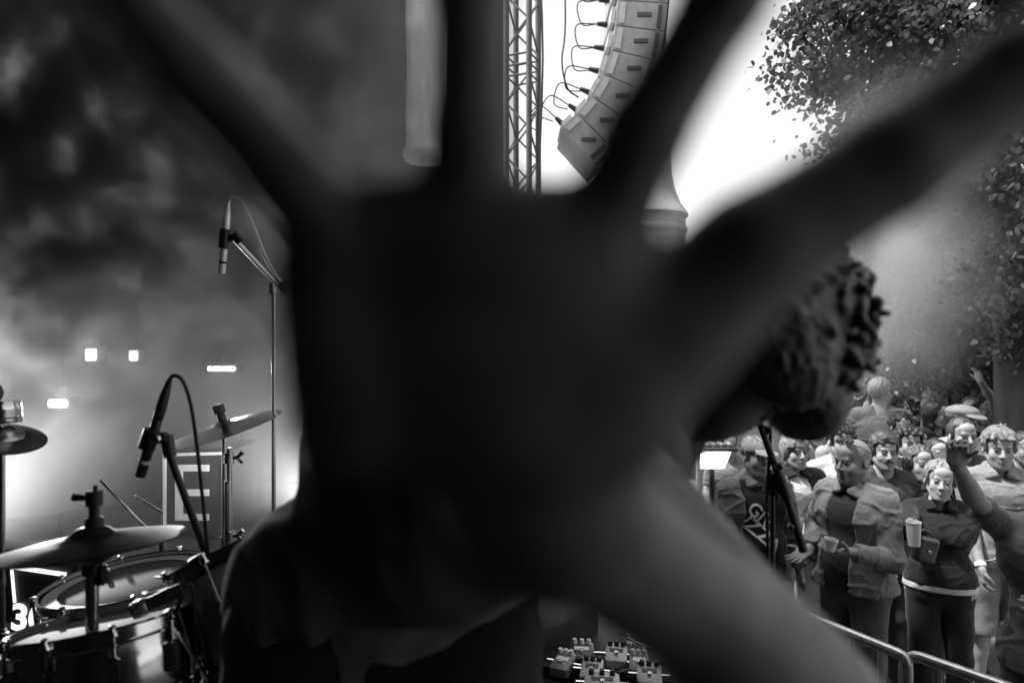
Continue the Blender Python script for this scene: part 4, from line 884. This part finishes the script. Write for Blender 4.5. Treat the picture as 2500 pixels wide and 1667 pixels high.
# ---------------------------------------------------------------- the singer reaching for the lens
sg = empty('person', (-.12, .98, STZ), 'dark-clad singer leaning in, spread hand reaching right at the lens', 'person')
g = SDF()
PEL = P(945, 1495, .97); NEC = P(1550, 980, .88); HCs = P(1815, 812, .83)
spd = (NEC - PEL).normalized(); MID = P(1090, 1200, .92); CHS = P(1360, 1060, .86)
side = V(.52, .10, -.85).normalized(); side = (side - spd * side.dot(spd)).normalized()      # toward the singer's left shoulder
RS = P(1400, 1000, .76); LS = P(1440, 1240, .92)
front = side.cross(spd); front = front if front.y < 0 else -front
def sg_torso(g, inf=0):
    g.cap(PEL - V(.085, 0, 0), PEL + V(.085, 0, 0), .115 + inf, k=.05, flat=((0, 1, 0), .9))
    g.cap(PEL, MID, .135 + inf, .14 + inf, k=.05, flat=(front, .8)); g.cap(MID, CHS, .145 + inf, .15 + inf, k=.05, flat=(front, .78))
    g.cap(RS, LS, .062 + inf, k=.05); g.cap(CHS, NEC, .10 + inf, .06 + inf, k=.05)
sg_torso(g)
Rs = np.array(Matrix.Rotation(math.radians(-82), 3, 'Z') @ Matrix.Rotation(math.radians(6), 3, 'X') @ Matrix.Rotation(math.radians(-12), 3, 'Y'))
hc = np.array(HCs); g.cap(NEC, V(*(hc + Rs @ np.array((0, .02, -.05)))), .058, .055, k=.03)
Hs = head_prims(g, hc, Rs)
# reaching right arm: shoulder, elbow low at right, wrist just under the palm
EL = P(2000, 1715, .40); WR = P(1330, 1195, .205)
g.cap(RS, EL, .044, .033, k=.03)
g.cap(EL, WR, .032, .024, k=.02); g.cap(EL + (WR - EL) * .15, EL + (WR - EL) * .5, .034, .030, k=.02)
HB = .168
def HP(x, y, d=HB): return P(x, y, d)
g.cap(WR, HP(1300, 1010, .18), .029, .036, k=.02, flat=((0, 1, 0), .7))
# palm pad
for a, b, ra, rb in (((815, 680), (880, 985), .0150, .0185), ((1120, 700), (1180, 980), .0165, .018), ((1380, 720), (1320, 990), .0165, .0185), ((1500, 930), (1760, 690), .0200, .0150), ((960, 572), (1400, 585), .0140, .0140)):
    g.cap(HP(*a), HP(*b), ra, rb, k=.010, flat=((0, 1, 0), .8))
g.ell(HP(1210, 830), (.042, .017, .034), None, k=.012)
def finger(pts, r, d0=HB, d1=HB, k=.0045):
    n = len(pts)
    for i in range(n - 1):
        da = d0 + (d1 - d0) * i / (n - 1); db = d0 + (d1 - d0) * (i + 1) / (n - 1); g.cap(P(*pts[i], da), P(*pts[i + 1], db), r[i], r[i + 1], k=k)
finger([(880, 660), (712, 440), (500, 200), (250, -90)], [.0115, .0102, .0098, .0080], .168, .160)                 # ring
finger([(835, 700), (650, 455), (480, 270), (330, 110)], [.0100, .0090, .0085, .0070], .186, .188)                 # little finger tucked behind it
finger([(1150, 680), (1146, 330), (1146, -40), (1140, -420)], [.0115, .0098, .0095, .0078], .168, .160)            # middle
finger([(1425, 680), (1572, 330), (1770, -10), (1960, -330)], [.0115, .0102, .0100, .0080], .168, .158)            # index
finger([(1640, 800), (1830, 620), (2170, 405), (2480, 180), (2640, 60)], [.0165, .0148, .0130, .0118, .0090], .170, .160)   # thumb
# other arm down to the thigh
E2 = P(1500, 1420, 1.05); W2 = P(1190, 1520, .93); g.cap(LS, E2, .048, .040, k=.03); g.cap(E2, W2, .038, .027, k=.02); hand_prims(g, W2, V(-.8, -.3, -.4), V(-.3, .6, -.6), False, .3)
# legs and feet
FT = [(V(-.40, 1.06, STZ), -1), (V(.02, 1.08, STZ), 1)]; LG = []
for ft_, s in FT:
    hip = PEL + V(s * .10, .0, -.03); an = ft_ + V(0, .02, .09); kn = (hip + an) / 2 + V(s * .015, -.05, .02); LG.append((hip, kn, an, s))
    g.cap(hip, kn, .09, .06, k=.03); g.cap(kn, an, .057, .038, k=.02); g.cap(an + V(0, .03, -.05), an + V(s * .03, -.14, -.055), .034, .027, k=.02)
hf = (np.array(P(0, -450, .16)), np.array(P(2700, 1250, .19)))
lo = np.minimum(hf[0], np.array(P(2700, -450, .14))); lo = np.array((-.16, .12, CAMZ - .06)); hi_ = np.array((.16, .23, CAMZ + .14))
v, f = g.mesh(.012, [(lo, hi_, .0035), (hc - .13, hc + .13, .006)])
tn = face_tint(v, hc, Rs, brow=.3, seed=4, stub=.25)
far = np.linalg.norm(v - hc, axis=1) > .2; tn[far] = 1.0
mesh_obj('body', v, f, mat('skin_singer', .19, .5, var=.6, nscale=22, attr=True, spec=.5, bump=.3, bscale=260), sg, tint=tn)
for s in (-1, 1): MB().lathe([(0, -.012), (.006, -.0104), (.0104, -.006), (.012, 0), (.0104, .006), (.006, .0104), (0, .012)], 12, None, Vector(Hs(s * .031, -.0775, .004))).build('eye', mat('eye_dark', .12, .15), sg)
# curly hair: many small locks on the skull
gh = SDF(); gh.ell(Hs(0, .03, .03), (.098, .112, .108), Rs, k=.02); gh.cap(Hs(0, .05, -.02), Hs(0, .06, -.09), .075, .05, k=.03); [gh.ell(Hs(s_ * .072, .01, -.03), (.035, .06, .075), Rs, k=.02) for s_ in (-1, 1)]; gh.box(Hs(0, -.13, -.07), (.066, .075, .13), .012, Rs, k=.014, op=-1); rng = random.Random(3)
for i in range(420):
    a = rng.uniform(0, 2 * math.pi); e = rng.uniform(-1.2, 1.5); u = np.array((math.cos(a) * math.cos(e), math.sin(a) * math.cos(e) * 1.15 + .05, math.sin(e)))
    if u[1] < -.45 and u[2] < .6: continue
    c = np.array((0, .022, .012)) + u * np.array((.098, .112, .117)) * rng.uniform(.95, 1.06); t_ = np.array((rng.uniform(-1, 1), rng.uniform(-1, 1), rng.uniform(-1.4, .2))) * .015
    gh.cap(Hs(*c), Hs(*(c + t_)), rng.uniform(.007, .011), .0045, k=.005)
hv_, hf_ = gh.mesh(.0036); mesh_obj('hair', ruffle(hv_, hf_, .002, 130, 2), hf_, mat('hair_curly', .03, .4, var=.6, nscale=60, bump=.6, bscale=160, spec=.6), sg)
# dark shirt with loose hem, black trousers
q = SDF(); sg_torso(q, .016); q.cap(RS, P(1500, 1130, .68), .062, .064, k=.03); q.cap(LS, LS + (E2 - LS) * .6, .062, .062, k=.03)
q.ell(P(905, 1215, .92), (.10, .08, .13), None, k=.05); q.cap(PEL + V(-.08, 0, .02), PEL + V(.10, 0, .0), .128, k=.05, flat=((0, 1, 0), .9)); q.box(PEL - V(0, 0, .125), (.5, .4, .15), .0, np.array(Matrix.Rotation(math.radians(-6), 3, 'Y')), k=.006, op=-1)
vv, ff = q.mesh(.010); nn = normals(vv, ff); wob = vv + .05 * np.stack([vnoise(vv, 6, i) for i in range(3)], 1)
vv = vv + nn * (((1 - 2.2 * np.abs(vnoise(wob * np.array((1.4, 1, .9)), 9, 4))) * .014))[:, None]
mesh_obj('shirt', vv, ff, cloth('cloth_singer_shirt', .085), sg)
q = SDF(); q.cap(PEL - V(.09, 0, .01), PEL + V(.09, 0, -.01), .128, k=.04, flat=((0, 1, 0), .92))
for hip, kn, an, s in LG: q.cap(hip, kn, .115, .10, k=.02); q.cap(kn, an + V(0, 0, .02), .10, .10, k=.02); q.box(an + V(0, 0, -.075), (.14, .16, .045), 0, k=.004, op=-1)
vv, ff = q.mesh(.012); vv = ruffle(vv, ff, .008, 9, 2, (1, 1, .8), .004, 24); mesh_obj('trousers', vv, ff, cloth('cloth_black_trousers', .012), sg)
for hip, kn, an, s in LG:
    q = SDF(); q.cap(an + V(0, .03, -.045), an + V(s * .03, -.16, -.05), .045, .038, k=.02); q.cap(an, an + V(0, 0, -.03), .046, k=.02); q.box((an.x, an.y, STZ - .1), (.3, .4, .1), 0, k=.003, op=-1)
    vv, ff = q.mesh(.010); mesh_obj('shoe', vv, ff, mat('shoe_leather', .05, .45), sg)
# ---------------------------------------------------------------- the crowd (place and height read off the photograph)
def C(cx, cy): return 1650 + cx / 2.045, 900 + cy / 2.045
def crowd(cx, topc, d, yaw, label, **k):
    px, py = C(cx, topc); return person(px, py, d, yaw, label, **k)
W = lambda v: cloth('cloth_print_%03d' % int(v * 1000), v)
# man in the cap with lettered shirt
pA = crowd(398, 345, 4.3, 10, 'man in pale cap with open jacket over black lettered shirt', sk=.36, hair='short', hv=.12, top='jacket', tv=.14, under=.012, tops=.125, pv=.12, build=1.08, fat=.35, stub=.2, beard=.1)
cap_hat(pA, .30); chest_text(pA, 'GIV', .12, -.065, 1.255, -.75, W(.62)); chest_text(pA, 'UZZA', .12, -.085, 1.16, -.75, W(.62))
pB = crowd(592, 328, 4.75, 6, 'young man with bowl haircut, white shirt under dark cardigan', sk=.42, hair='bowl', hv=.22, hvol=.016, top='jacket', tv=.025, under=.6, tops=.062, pv=.35, sleeve=.62,
           L={'at': Q(640, 850, 4.5), 'hint': (.6, .6, -.4), 'dir': (-.5, -.3, -.5), 'curl': .6})
pC = crowd(890, 352, 3.85, -62, 'bald man in pale jacket turned left, sunglasses pushed up on his head', sk=.30, hair='bald', top='jacket', tv=.20, under=.03, tops=.075, pv=.10, build=1.06, fat=.45, head=(-6, 4, 0), beard=.35, hem=.93, brow=.7,
           L={'at': Q(868, 915, 3.58), 'hint': (.4, .9, -.8), 'dir': (-.95, -.1, .05), 'nrm': (0, .3, 1), 'curl': .55, 'fine': 1, 'thumb': .6},
           R={'at': Q(662, 905, 4.0), 'hint': (-.6, .6, -.6), 'dir': (-.8, -.3, -.35), 'nrm': (0, -.4, .9), 'curl': .15, 'fine': 1})
gb = MB(); Hf = pC['Hf']; R3 = Matrix(pC['Rh'].tolist())
for s in (-1, 1):
    gb.lathe([(0, -.003), (.024, -.002), (.024, .002), (0, .003)], 14, R3 @ Matrix.Rotation(math.radians(28), 3, 'X'), Hf(s * .034, -.052, .121)); gb.tube([Hf(s * .056, -.056, .113), Hf(s * .078, .0, .085), Hf(s * .084, .045, .055)], .0028, 6)
gb.tube([Hf(-.014, -.06, .122), Hf(.014, -.06, .122)], .003, 6); o = gb.build('sunglasses', mat('dark_lens', .01, .08, spec=.8), pC['root']); o.matrix_parent_inverse = Matrix()
pD = crowd(872, 282, 4.95, 4, 'dark-haired man in white shirt behind the bald man', sk=.38, hair='quiff', hv=.012, top='tee', tv=.5, pv=.06, fine=.0065, build=1.05, lean=(.02, 0), dx=-.10)
pE = crowd(1036, 325, 4.55, -4, 'young man with moustache and mullet right of the bald head', sk=.40, hair='mullet', hv=.045, hvol=.014, hcurl=.006, moust=1, top='tee', tv=.05, pv=.04, head=(-6, 0, 0))
pF = crowd(1160, 290, 4.95, -8, 'dark-haired man with moustache raising a glass to his chin', sk=.38, hair='quiff', hv=.010, hvol=.018, moust=1, stub=.35, top='tee', tv=.04, pv=.04,
           R={'at': Q(1140, 520, 4.75), 'hint': (-.7, -.2, -.7), 'dir': (-.2, -.1, 1), 'nrm': (.3, .9, 0), 'curl': .9, 'fine': 1})
pG = crowd(1215, 400, 4.55, -6, 'smiling young woman with long straight parted hair', H=1.60, sk=.42, fem=True, hair='straight', hv=.07, top='tee', tv=.015, pv=.03, smile=1, brow=.5, dx=0)
pH = crowd(1318, 462, 4.0, -22, 'blonde smiling woman in black polo holding a beer cup', sk=.44, fem=True, hair='updo', hv=.2, top='polo', tv=.012, under=.55, pv=.012, smile=1, brow=.7, hem=.985, head=(-4, 0, 6), sleeve=.9, build=1.06,
           R={'at': Q(1178, 848, 3.62), 'hint': (-.6, .5, -.7), 'dir': (-.35, -.2, .8), 'nrm': (.85, .15, .2), 'curl': .85, 'fine': 1, 'thumb': .7}, L={'at': Q(1640, 905, 4.15), 'hint': (.9, .5, 0), 'dir': (-.6, -.1, -.6)})
pI = crowd(1302, 350, 5.1, -6, 'short-haired man peering out behind the blonde woman', sk=.42, hair='crop', hv=.03, hvol=.006, top='tee', tv=.06, fine=.0065)
pJ = crowd(1428, 248, 4.75, -8, 'short-haired man in dark printed T-shirt behind the raised fist', sk=.36, hair='crop', hv=.05, hvol=.009, top='tee', tv=.06, pv=.05, build=1.08, stub=.15)
chest_text(pJ, 'OBE', .042, .10, 1.30, 0, W(.6))
pL = crowd(1612, 298, 4.3, -20, 'fair-haired young man in open-collared striped shirt', sk=.42, hair='quiff', hv=.15, hvol=.018, hcurl=.004, top='shirt', tv=.2, pv=.20, shorts=True, head=(-4, 6, 0),
           R={'at': Q(1535, 1040, 4.15), 'hint': (-.5, .8, -.2), 'dir': (.05, -.1, -1), 'curl': .5, 'fine': 1})
wb = Vector(pL['arms'][0][3]); d_w = (wb - Vector(pL['arms'][0][2])).normalized(); o = MB().lathe([(.030, -.012), (.033, -.012), (.033, .012), (.030, .012)], 18, align(d_w), wb - d_w * .02, True).build('wristband', mat('white_wristband', .75, .5), pL['root']); o.matrix_parent_inverse = Matrix()
pK = person(2575, 1010, 3.0, -38, 'person at the right edge raising a fist in front of the crowd', H=1.78, sk=.36, hair='short', top='tee', tv=.10, pv=.04, hem=.84, build=1.08,
            R={'at': Q(1402, 470, 2.88), 'hint': (-.7, -.2, -1.0), 'dir': (-.05, -.05, 1), 'nrm': (-.35, -.8, 0), 'curl': 1.35, 'fine': 1, 'thumb': .9},
            L={'at': Q(1900, 1200, 2.75), 'hint': (.6, .8, -.3)})
pM = crowd(1292, 168, 6.5, 28, 'woman in sunglasses and dark vest at the back', sk=.42, fem=True, hair='long', hv=.012, top='vest', tv=.015, pv=.04, fine=.008, glasses=True, H=1.72, head=(12, 0, 0))
pN = crowd(1428, 188, 5.6, 12, 'man in pale flat cap and white shirt behind the fist', sk=.38, hair='short', hv=.03, top='tee', tv=.45, fine=.007, stub=.3, head=(14, 0, 0)); cap_hat(pN, .28, 'flat')
pO = crowd(1022, 48, 6.6, 150, 'white-haired man facing away at the back left', sk=.40, hair='short', hv=.18, hvol=.012, top='tee', tv=.12, fine=.008, build=1.1, head=(-30, 0, 0))
pP = crowd(1122, 222, 6.0, -4, 'curly dark-haired man half hidden at the back', sk=.38, hair='curly', hv=.012, hvol=.02, hcurl=.008, top='tee', tv=.05, fine=.0075)
pQ = crowd(842, 238, 5.8, 20, 'man in grey T-shirt at the back left of the dark-haired man', sk=.38, hair='quiff', hv=.14, top='tee', tv=.30, fine=.0075, head=(16, 0, 0), dx=-.04)
pR = crowd(1500, 48, 6.2, 14, 'dark-haired woman in black at the back with an arm raised', sk=.40, fem=True, hair='long', hv=.008, top='vest', tv=.012, fine=.008, H=1.80, head=(20, 0, 0),
           L={'at': Q(1520, 60, 6.1), 'hint': (1, 0, -.5), 'dir': (-.3, 0, 1)}, R={'at': Q(1440, 210, 6.0), 'hint': (-.6, 0, -1)})
pS = crowd(1735, 322, 5.0, -10, 'dark-haired person cut by the right edge behind the fair young man', sk=.32, hair='short', hv=.03, top='tee', tv=.03, fine=.008)
pT = crowd(690, 262, 5.9, 30, 'person in dark top behind the young man with bowl haircut', sk=.34, hair='short', hv=.03, top='tee', tv=.06, fine=.008)
pU = crowd(262, 318, 6.0, 5, 'blurred person behind the man in the pale cap', sk=.36, hair='short', hv=.06, top='tee', tv=.16, fine=.008)
pV = crowd(1590, 175, 6.8, -8, 'dark figure standing under the leaves at the back right', sk=.34, hair='long', hv=.012, top='tee', tv=.02, fine=.009)
# cups and bag held in the crowd
cup(Q(765, 905, 3.55), .034, .062, .8, 'small white plastic cup in the bald man hand', (.1, .15), 0.0)
cup(Q(1190, 882, 3.56), .036, .125, .8, 'clear half-full beer cup held by the blonde woman', (0, -.03), .48)
cup(Q(1118, 490, 4.62), .030, .07, .7, 'small glass at the chin of the dark-haired man', (0, 0), .5)
hb = empty('handbag', Q(1240, 930, 3.75), 'small dark handbag hanging by the blonde woman side', 'bag'); c = Q(1242, 900, 3.80)
q = SDF(); q.box(c, (.038, .02, .05), .02, np.array(Matrix.Rotation(.25, 3, 'Y')), k=.02); vv, ff = q.mesh(.008); mesh_obj('bag_body', ruffle(vv, ff, .004, 18, 3), ff, mat('bag_leather', .05, .4, var=.3), hb)
MB().tube(catmull([c + V(-.05, -.01, .07), c + V(-.02, -.01, .11), c + V(.03, -.0, .09), c + V(.05, .0, .06)], 6), .006, 8).build('strap', mat('bag_leather', .05), hb); MB().box(c + V(0, -.05, .0), (.02, .006, .015), None, .002).build('clasp', CHROME, hb)
# ---------------------------------------------------------------- trees
def leaf_mat(name, v, tr):
    m = bpy.data.materials.new(name); m.use_nodes = True; n = m.node_tree.nodes; l = m.node_tree.links; b = n['Principled BSDF']
    gi = n.new('ShaderNodeAttribute'); gi.attribute_name = 'tint'; mu = n.new('ShaderNodeMath'); mu.operation = 'MULTIPLY'; mu.inputs[1].default_value = v; l.new(gi.outputs['Fac'], mu.inputs[0]); l.new(mu.outputs[0], b.inputs['Base Color'])
    b.inputs['Roughness'].default_value = .4
    t = n.new('ShaderNodeBsdfTranslucent'); m2 = n.new('ShaderNodeMath'); m2.operation = 'MULTIPLY'; m2.inputs[1].default_value = tr; l.new(gi.outputs['Fac'], m2.inputs[0]); l.new(m2.outputs[0], t.inputs[0])
    a = n.new('ShaderNodeMixShader'); a.inputs[0].default_value = .4; l.new(b.outputs[0], a.inputs[1]); l.new(t.outputs[0], a.inputs[2]); l.new(a.outputs[0], n['Material Output'].inputs[0]); return m
LEAF = leaf_mat('lime_leaf', .075, .10); LEAFD = leaf_mat('dark_leaf', .05, .06); BARK = mat('bark', .07, .9, var=.5, nscale=14, bump=1, bscale=25, stretch=(1, 1, .25))
def leaves(name, C_, N, size, m, parent, seed, droop=.5):      # C_ (n,3) centres
    r = np.random.RandomState(seed); n = len(C_)
    ax = r.normal(size=(n, 3)); ax[:, 2] -= droop * 1.6; ax /= np.linalg.norm(ax, axis=1)[:, None]
    up = r.normal(size=(n, 3)); sd = np.cross(ax, up); sd /= np.linalg.norm(sd, axis=1)[:, None]; nr = np.cross(sd, ax)
    s = (size * r.uniform(.6, 1.25, n))[:, None]; w = s * .42
    pts = [C_, C_ + ax * s * .35 + sd * w - nr * s * .08, C_ + ax * s * .75 + sd * w * .7 - nr * s * .06, C_ + ax * s * 1.15 - nr * s * .12, C_ + ax * s * .75 - sd * w * .7 - nr * s * .06, C_ + ax * s * .35 - sd * w - nr * s * .08]
    v = np.stack(pts, 1).reshape(-1, 3); b = np.arange(n)[:, None] * 6
    f = np.concatenate([b + np.array([[0, 1, 2, 3]]), b + np.array([[0, 3, 4, 5]])]); t = np.repeat(r.uniform(.6, 1.4, n), 6)
    return mesh_obj(name, v, f, m, parent, smooth=False, tint=t)
def tree(name, base, h, label, blobs, nleaf, size, m, seed, group=None, trunk_r=.2, limbs=True):
    rt_ = empty(name, base, label, 'tree', group); r = np.random.RandomState(seed); rr = random.Random(seed); base = Vector(base)
    tr = MB(); top = base + V(rr.uniform(-.3, .3), rr.uniform(-.3, .3), h * .75)
    fork = base + V(0, 0, h * .34); tr.tube(catmull([base, base + V(.05, 0, h * .17), fork, fork + (top - fork) * .6, top], 5), [trunk_r * (1 - .8 * i / 20) for i in range(21)], 10)
    tr.build('trunk', BARK, rt_)
    tw_ = MB(); P_ = []; wts = np.array([b[1] ** 2.2 for b in blobs]); wts /= wts.sum()
    for (c, rad), wt in zip(blobs, wts):
        c = Vector(c); k = int(nleaf * wt)
        lm = MB(); a = fork + (top - fork) * min(.95, max(0, (c.z - fork.z) / max(.1, (top.z - fork.z)) * .6)); lm.tube(catmull([a, (a + c) / 2 + V(0, 0, -.15), c], 5), [.05 * (1 - .7 * i / 10) for i in range(11)], 6); lm.build('limb', BARK, rt_)
        ncl = max(4, k // 38); cc = r.normal(size=(ncl, 3)); cc /= np.linalg.norm(cc, axis=1)[:, None]; cc *= (r.uniform(.3, 1, (ncl, 1)) ** .45) * rad; cc[:, 2] *= .8
        for q in cc[::2]: e_ = Vector(q) + c; tw_.tube([c, c + (e_ - c) * .5 + V(0, 0, .03), e_], [.012, .007, .003], 4)
        idx = r.randint(0, ncl, k); q = cc[idx] + r.normal(size=(k, 3)) * size * 1.9 * np.array((1, 1, .8)); q[:, 2] -= np.abs(r.normal(size=k)) * size * 1.2; P_.append(q + np.array(c))
    tw_.build('twigs', BARK, rt_)['kind'] = 'stuff'
    P_ = np.concatenate(P_); P_ = P_[P_[:, 2] > .3]
    leaves('crown', P_, None, size, m, rt_, seed + 1); return rt_
def B_(px, py, d, r): return (P(px, py, d), r)
# lime tree reaching in from the right
tree('lime_tree', (4.3, 5.9, 0), 7.5, 'large lime tree overhanging the crowd from the right, leaves glowing in haze',
     [B_(2070, 60, 6.0, .55), B_(1960, 170, 6.0, .30), B_(2060, 230, 6.1, .32), B_(2200, 120, 6.0, .6), B_(2350, 60, 5.8, .7), B_(2230, -120, 6.2, .9), B_(2480, -60, 6.0, .9), B_(2010, 330, 6.0, .14), B_(2130, 330, 6.1, .35), B_(2450, 300, 5.8, .7), B_(2300, 330, 6.4, .7), B_(2560, 500, 5.6, .7), B_(2460, 640, 5.6, .45), B_(2540, 760, 5.6, .45)], 38000, .055, LEAF, 11)
tree('lime_tree', (5.4, 8.8, 0), 7.0, 'second lime tree behind the crowd, lower leaves lit through smoke',
     [B_(2180, 560, 7.6, .7), B_(2330, 520, 7.6, .8), B_(2250, 720, 7.4, .65), B_(2400, 720, 7.2, .7), B_(2150, 790, 7.6, .45), B_(2300, 850, 7.4, .45), B_(2450, 860, 7.2, .5), B_(2200, 900, 7.5, .28), B_(2500, 600, 7.6, .9), B_(2100, 660, 7.8, .35), B_(2080, 540, 7.9, .3)], 34000, .060, LEAF, 23)
for i, (px, d, h, rx, lab) in enumerate(((2130, 12.5, 4.6, 1.5, 'dark tree behind the white-haired man'), (2330, 11.5, 4.9, 1.6, 'dark tree behind the woman in sunglasses'), (2520, 10.5, 5.0, 1.6, 'dark tree at the right edge behind the crowd'))):
    x = (px - 1250) / F * d; tree('dark_tree', (x, d, 0), h, lab, [((x + dx, d + dy, z), rx * s) for dx, dy, z, s in ((0, 0, h * .7, .9), (-.8, .2, h * .5, .75), (.8, .2, h * .5, .75), (0, -.3, h * .35, .85), (-.5, 0, h * .2, .7), (.6, 0, h * .2, .7))], 6000, .11, LEAFD, 40 + i, 'dark trees behind the crowd', .16)
# pale canvas stall behind the crowd, seen as a grey field under the singer's head
tn_ = empty('market_tent', (P(1900, 0, 9.5).x, 9.5, 0), 'pale hazy tent wall behind the young man with bowl haircut', 'tent'); CAN = mat('pale_canvas', .45, .8, var=.1, nscale=3)
x0, x1 = P(1700, 0, 9.5).x, P(2060, 0, 9.5).x
vv = []; ff = []
for i in range(25):
    t = i / 24; x = x0 + (x1 - x0) * t; vv += [(x, 9.5 + .05 * math.sin(i * 1.9), 0), (x, 9.5 + .03 * math.sin(i * 1.9), 2.1)]
for i in range(24): ff.append((i * 2, i * 2 + 2, i * 2 + 3, i * 2 + 1))
mesh_obj('side_wall', vv, ff, CAN, tn_); mesh_obj('roof', [(x0 - .1, 9.35, 2.1), (x1 + .1, 9.35, 2.1), (x1 + .1, 12.2, 2.1), (x0 - .1, 12.2, 2.1), ((x0 + x1) / 2, 10.8, 2.75)], [(0, 1, 4), (1, 2, 4), (2, 3, 4), (3, 0, 4)], CAN, tn_, smooth=False)
for x in (x0, x1):
    for y in (9.42, 12.1): MB().tube([(x, y, 0), (x, y, 2.1)], .025, 8).build('pole', STEEL, tn_)

# ---------------------------------------------------------------- smoke
def smoke(name, label, lo, hi, dens, scale, thr, contrast, col, aniso=.2, seed=0.0, ball=None, detail=2.0, step=.12, zfall=None):
    lo, hi = Vector(lo), Vector(hi); c = (lo + hi) / 2; s = hi - lo
    o = MB().box((0, 0, 0), s).build(name, None, smooth=False); o.location = c; tag(o, label, 'smoke', kind='stuff')
    m = bpy.data.materials.new(name); m.use_nodes = True; n = m.node_tree.nodes; l = m.node_tree.links; n.remove(n['Principled BSDF'])
    pv = n.new('ShaderNodeVolumePrincipled'); pv.inputs['Color'].default_value = (col, col, col, 1); pv.inputs['Anisotropy'].default_value = aniso; l.new(pv.outputs[0], n['Material Output'].inputs['Volume'])
    tc = n.new('ShaderNodeTexCoord'); mp = n.new('ShaderNodeMapping'); mp.inputs['Location'].default_value = (seed, seed * 1.7, seed * .6); l.new(tc.outputs['Object'], mp.inputs[0])
    no = n.new('ShaderNodeTexNoise'); no.inputs['Scale'].default_value = scale; no.inputs['Detail'].default_value = detail; no.inputs['Roughness'].default_value = .55; no.inputs['Distortion'].default_value = .35; l.new(mp.outputs[0], no.inputs[0])
    mr = n.new('ShaderNodeMapRange'); mr.inputs[1].default_value = thr; mr.inputs[2].default_value = thr + contrast; mr.inputs[3].default_value = 0; mr.inputs[4].default_value = dens; l.new(no.outputs[0], mr.inputs[0])
    out = mr.outputs[0]
    if ball:                                             # density falls off toward the edge of the cloud
        cc, rad = ball; sub = n.new('ShaderNodeVectorMath'); sub.operation = 'SUBTRACT'; l.new(tc.outputs['Object'], sub.inputs[0]); sub.inputs[1].default_value = Vector(cc) - c
        dv = n.new('ShaderNodeVectorMath'); dv.operation = 'DIVIDE'; l.new(sub.outputs[0], dv.inputs[0]); dv.inputs[1].default_value = rad
        ln = n.new('ShaderNodeVectorMath'); ln.operation = 'LENGTH'; l.new(dv.outputs[0], ln.inputs[0])
        m3 = n.new('ShaderNodeMapRange'); m3.inputs[1].default_value = .25; m3.inputs[2].default_value = 1; m3.inputs[3].default_value = 1; m3.inputs[4].default_value = 0; l.new(ln.outputs['Value'], m3.inputs[0])
        mm = n.new('ShaderNodeMath'); mm.operation = 'MULTIPLY'; l.new(out, mm.inputs[0]); l.new(m3.outputs[0], mm.inputs[1]); out = mm.outputs[0]
    l.new(out, pv.inputs['Density']); o.data.materials.append(m); return o
SEED = 12.4
if SMOKE:
    def fog(name, label, lo, hi, dens, col=.9, aniso=-.2):
        lo, hi = Vector(lo), Vector(hi); o = MB().box((0, 0, 0), hi - lo).build(name, None, smooth=False); o.location = (lo + hi) / 2; tag(o, label, 'smoke', kind='stuff')
        m = bpy.data.materials.new(name); m.use_nodes = True; n = m.node_tree.nodes; n.remove(n['Principled BSDF']); pv = n.new('ShaderNodeVolumePrincipled')
        pv.inputs['Color'].default_value = (col, col, col, 1); pv.inputs['Density'].default_value = dens; pv.inputs['Anisotropy'].default_value = aniso; m.node_tree.links.new(pv.outputs[0], n['Material Output'].inputs['Volume']); o.data.materials.append(m); return o
    fog('low_fog', 'even grey fog lying low behind the drum kit', (-4.3, 3.6, STZ + .02), (-.55, 4.9, 6.2), .22)
    smoke('stage_smoke', 'dark billowing stage smoke behind the drums', (-2.9, 2.62, 1.7), (-.35, 3.02, 4.6), 17, 4.2, .41, .24, .2, .1, SEED, ((-1.95, 2.82, 3.35), (1.8, 1.3, 1.6)), detail=5.0)
    smoke('drifting_smoke', 'bright smoke drifting between the singer head and the lit leaves', (1.0, 4.6, 1.2), (5.0, 7.3, 6.6), 1.0, 1.4, .33, .3, .97, .3, 7.7, (P(2110, 560, 5.9), (1.25, 1.2, 1.75)))
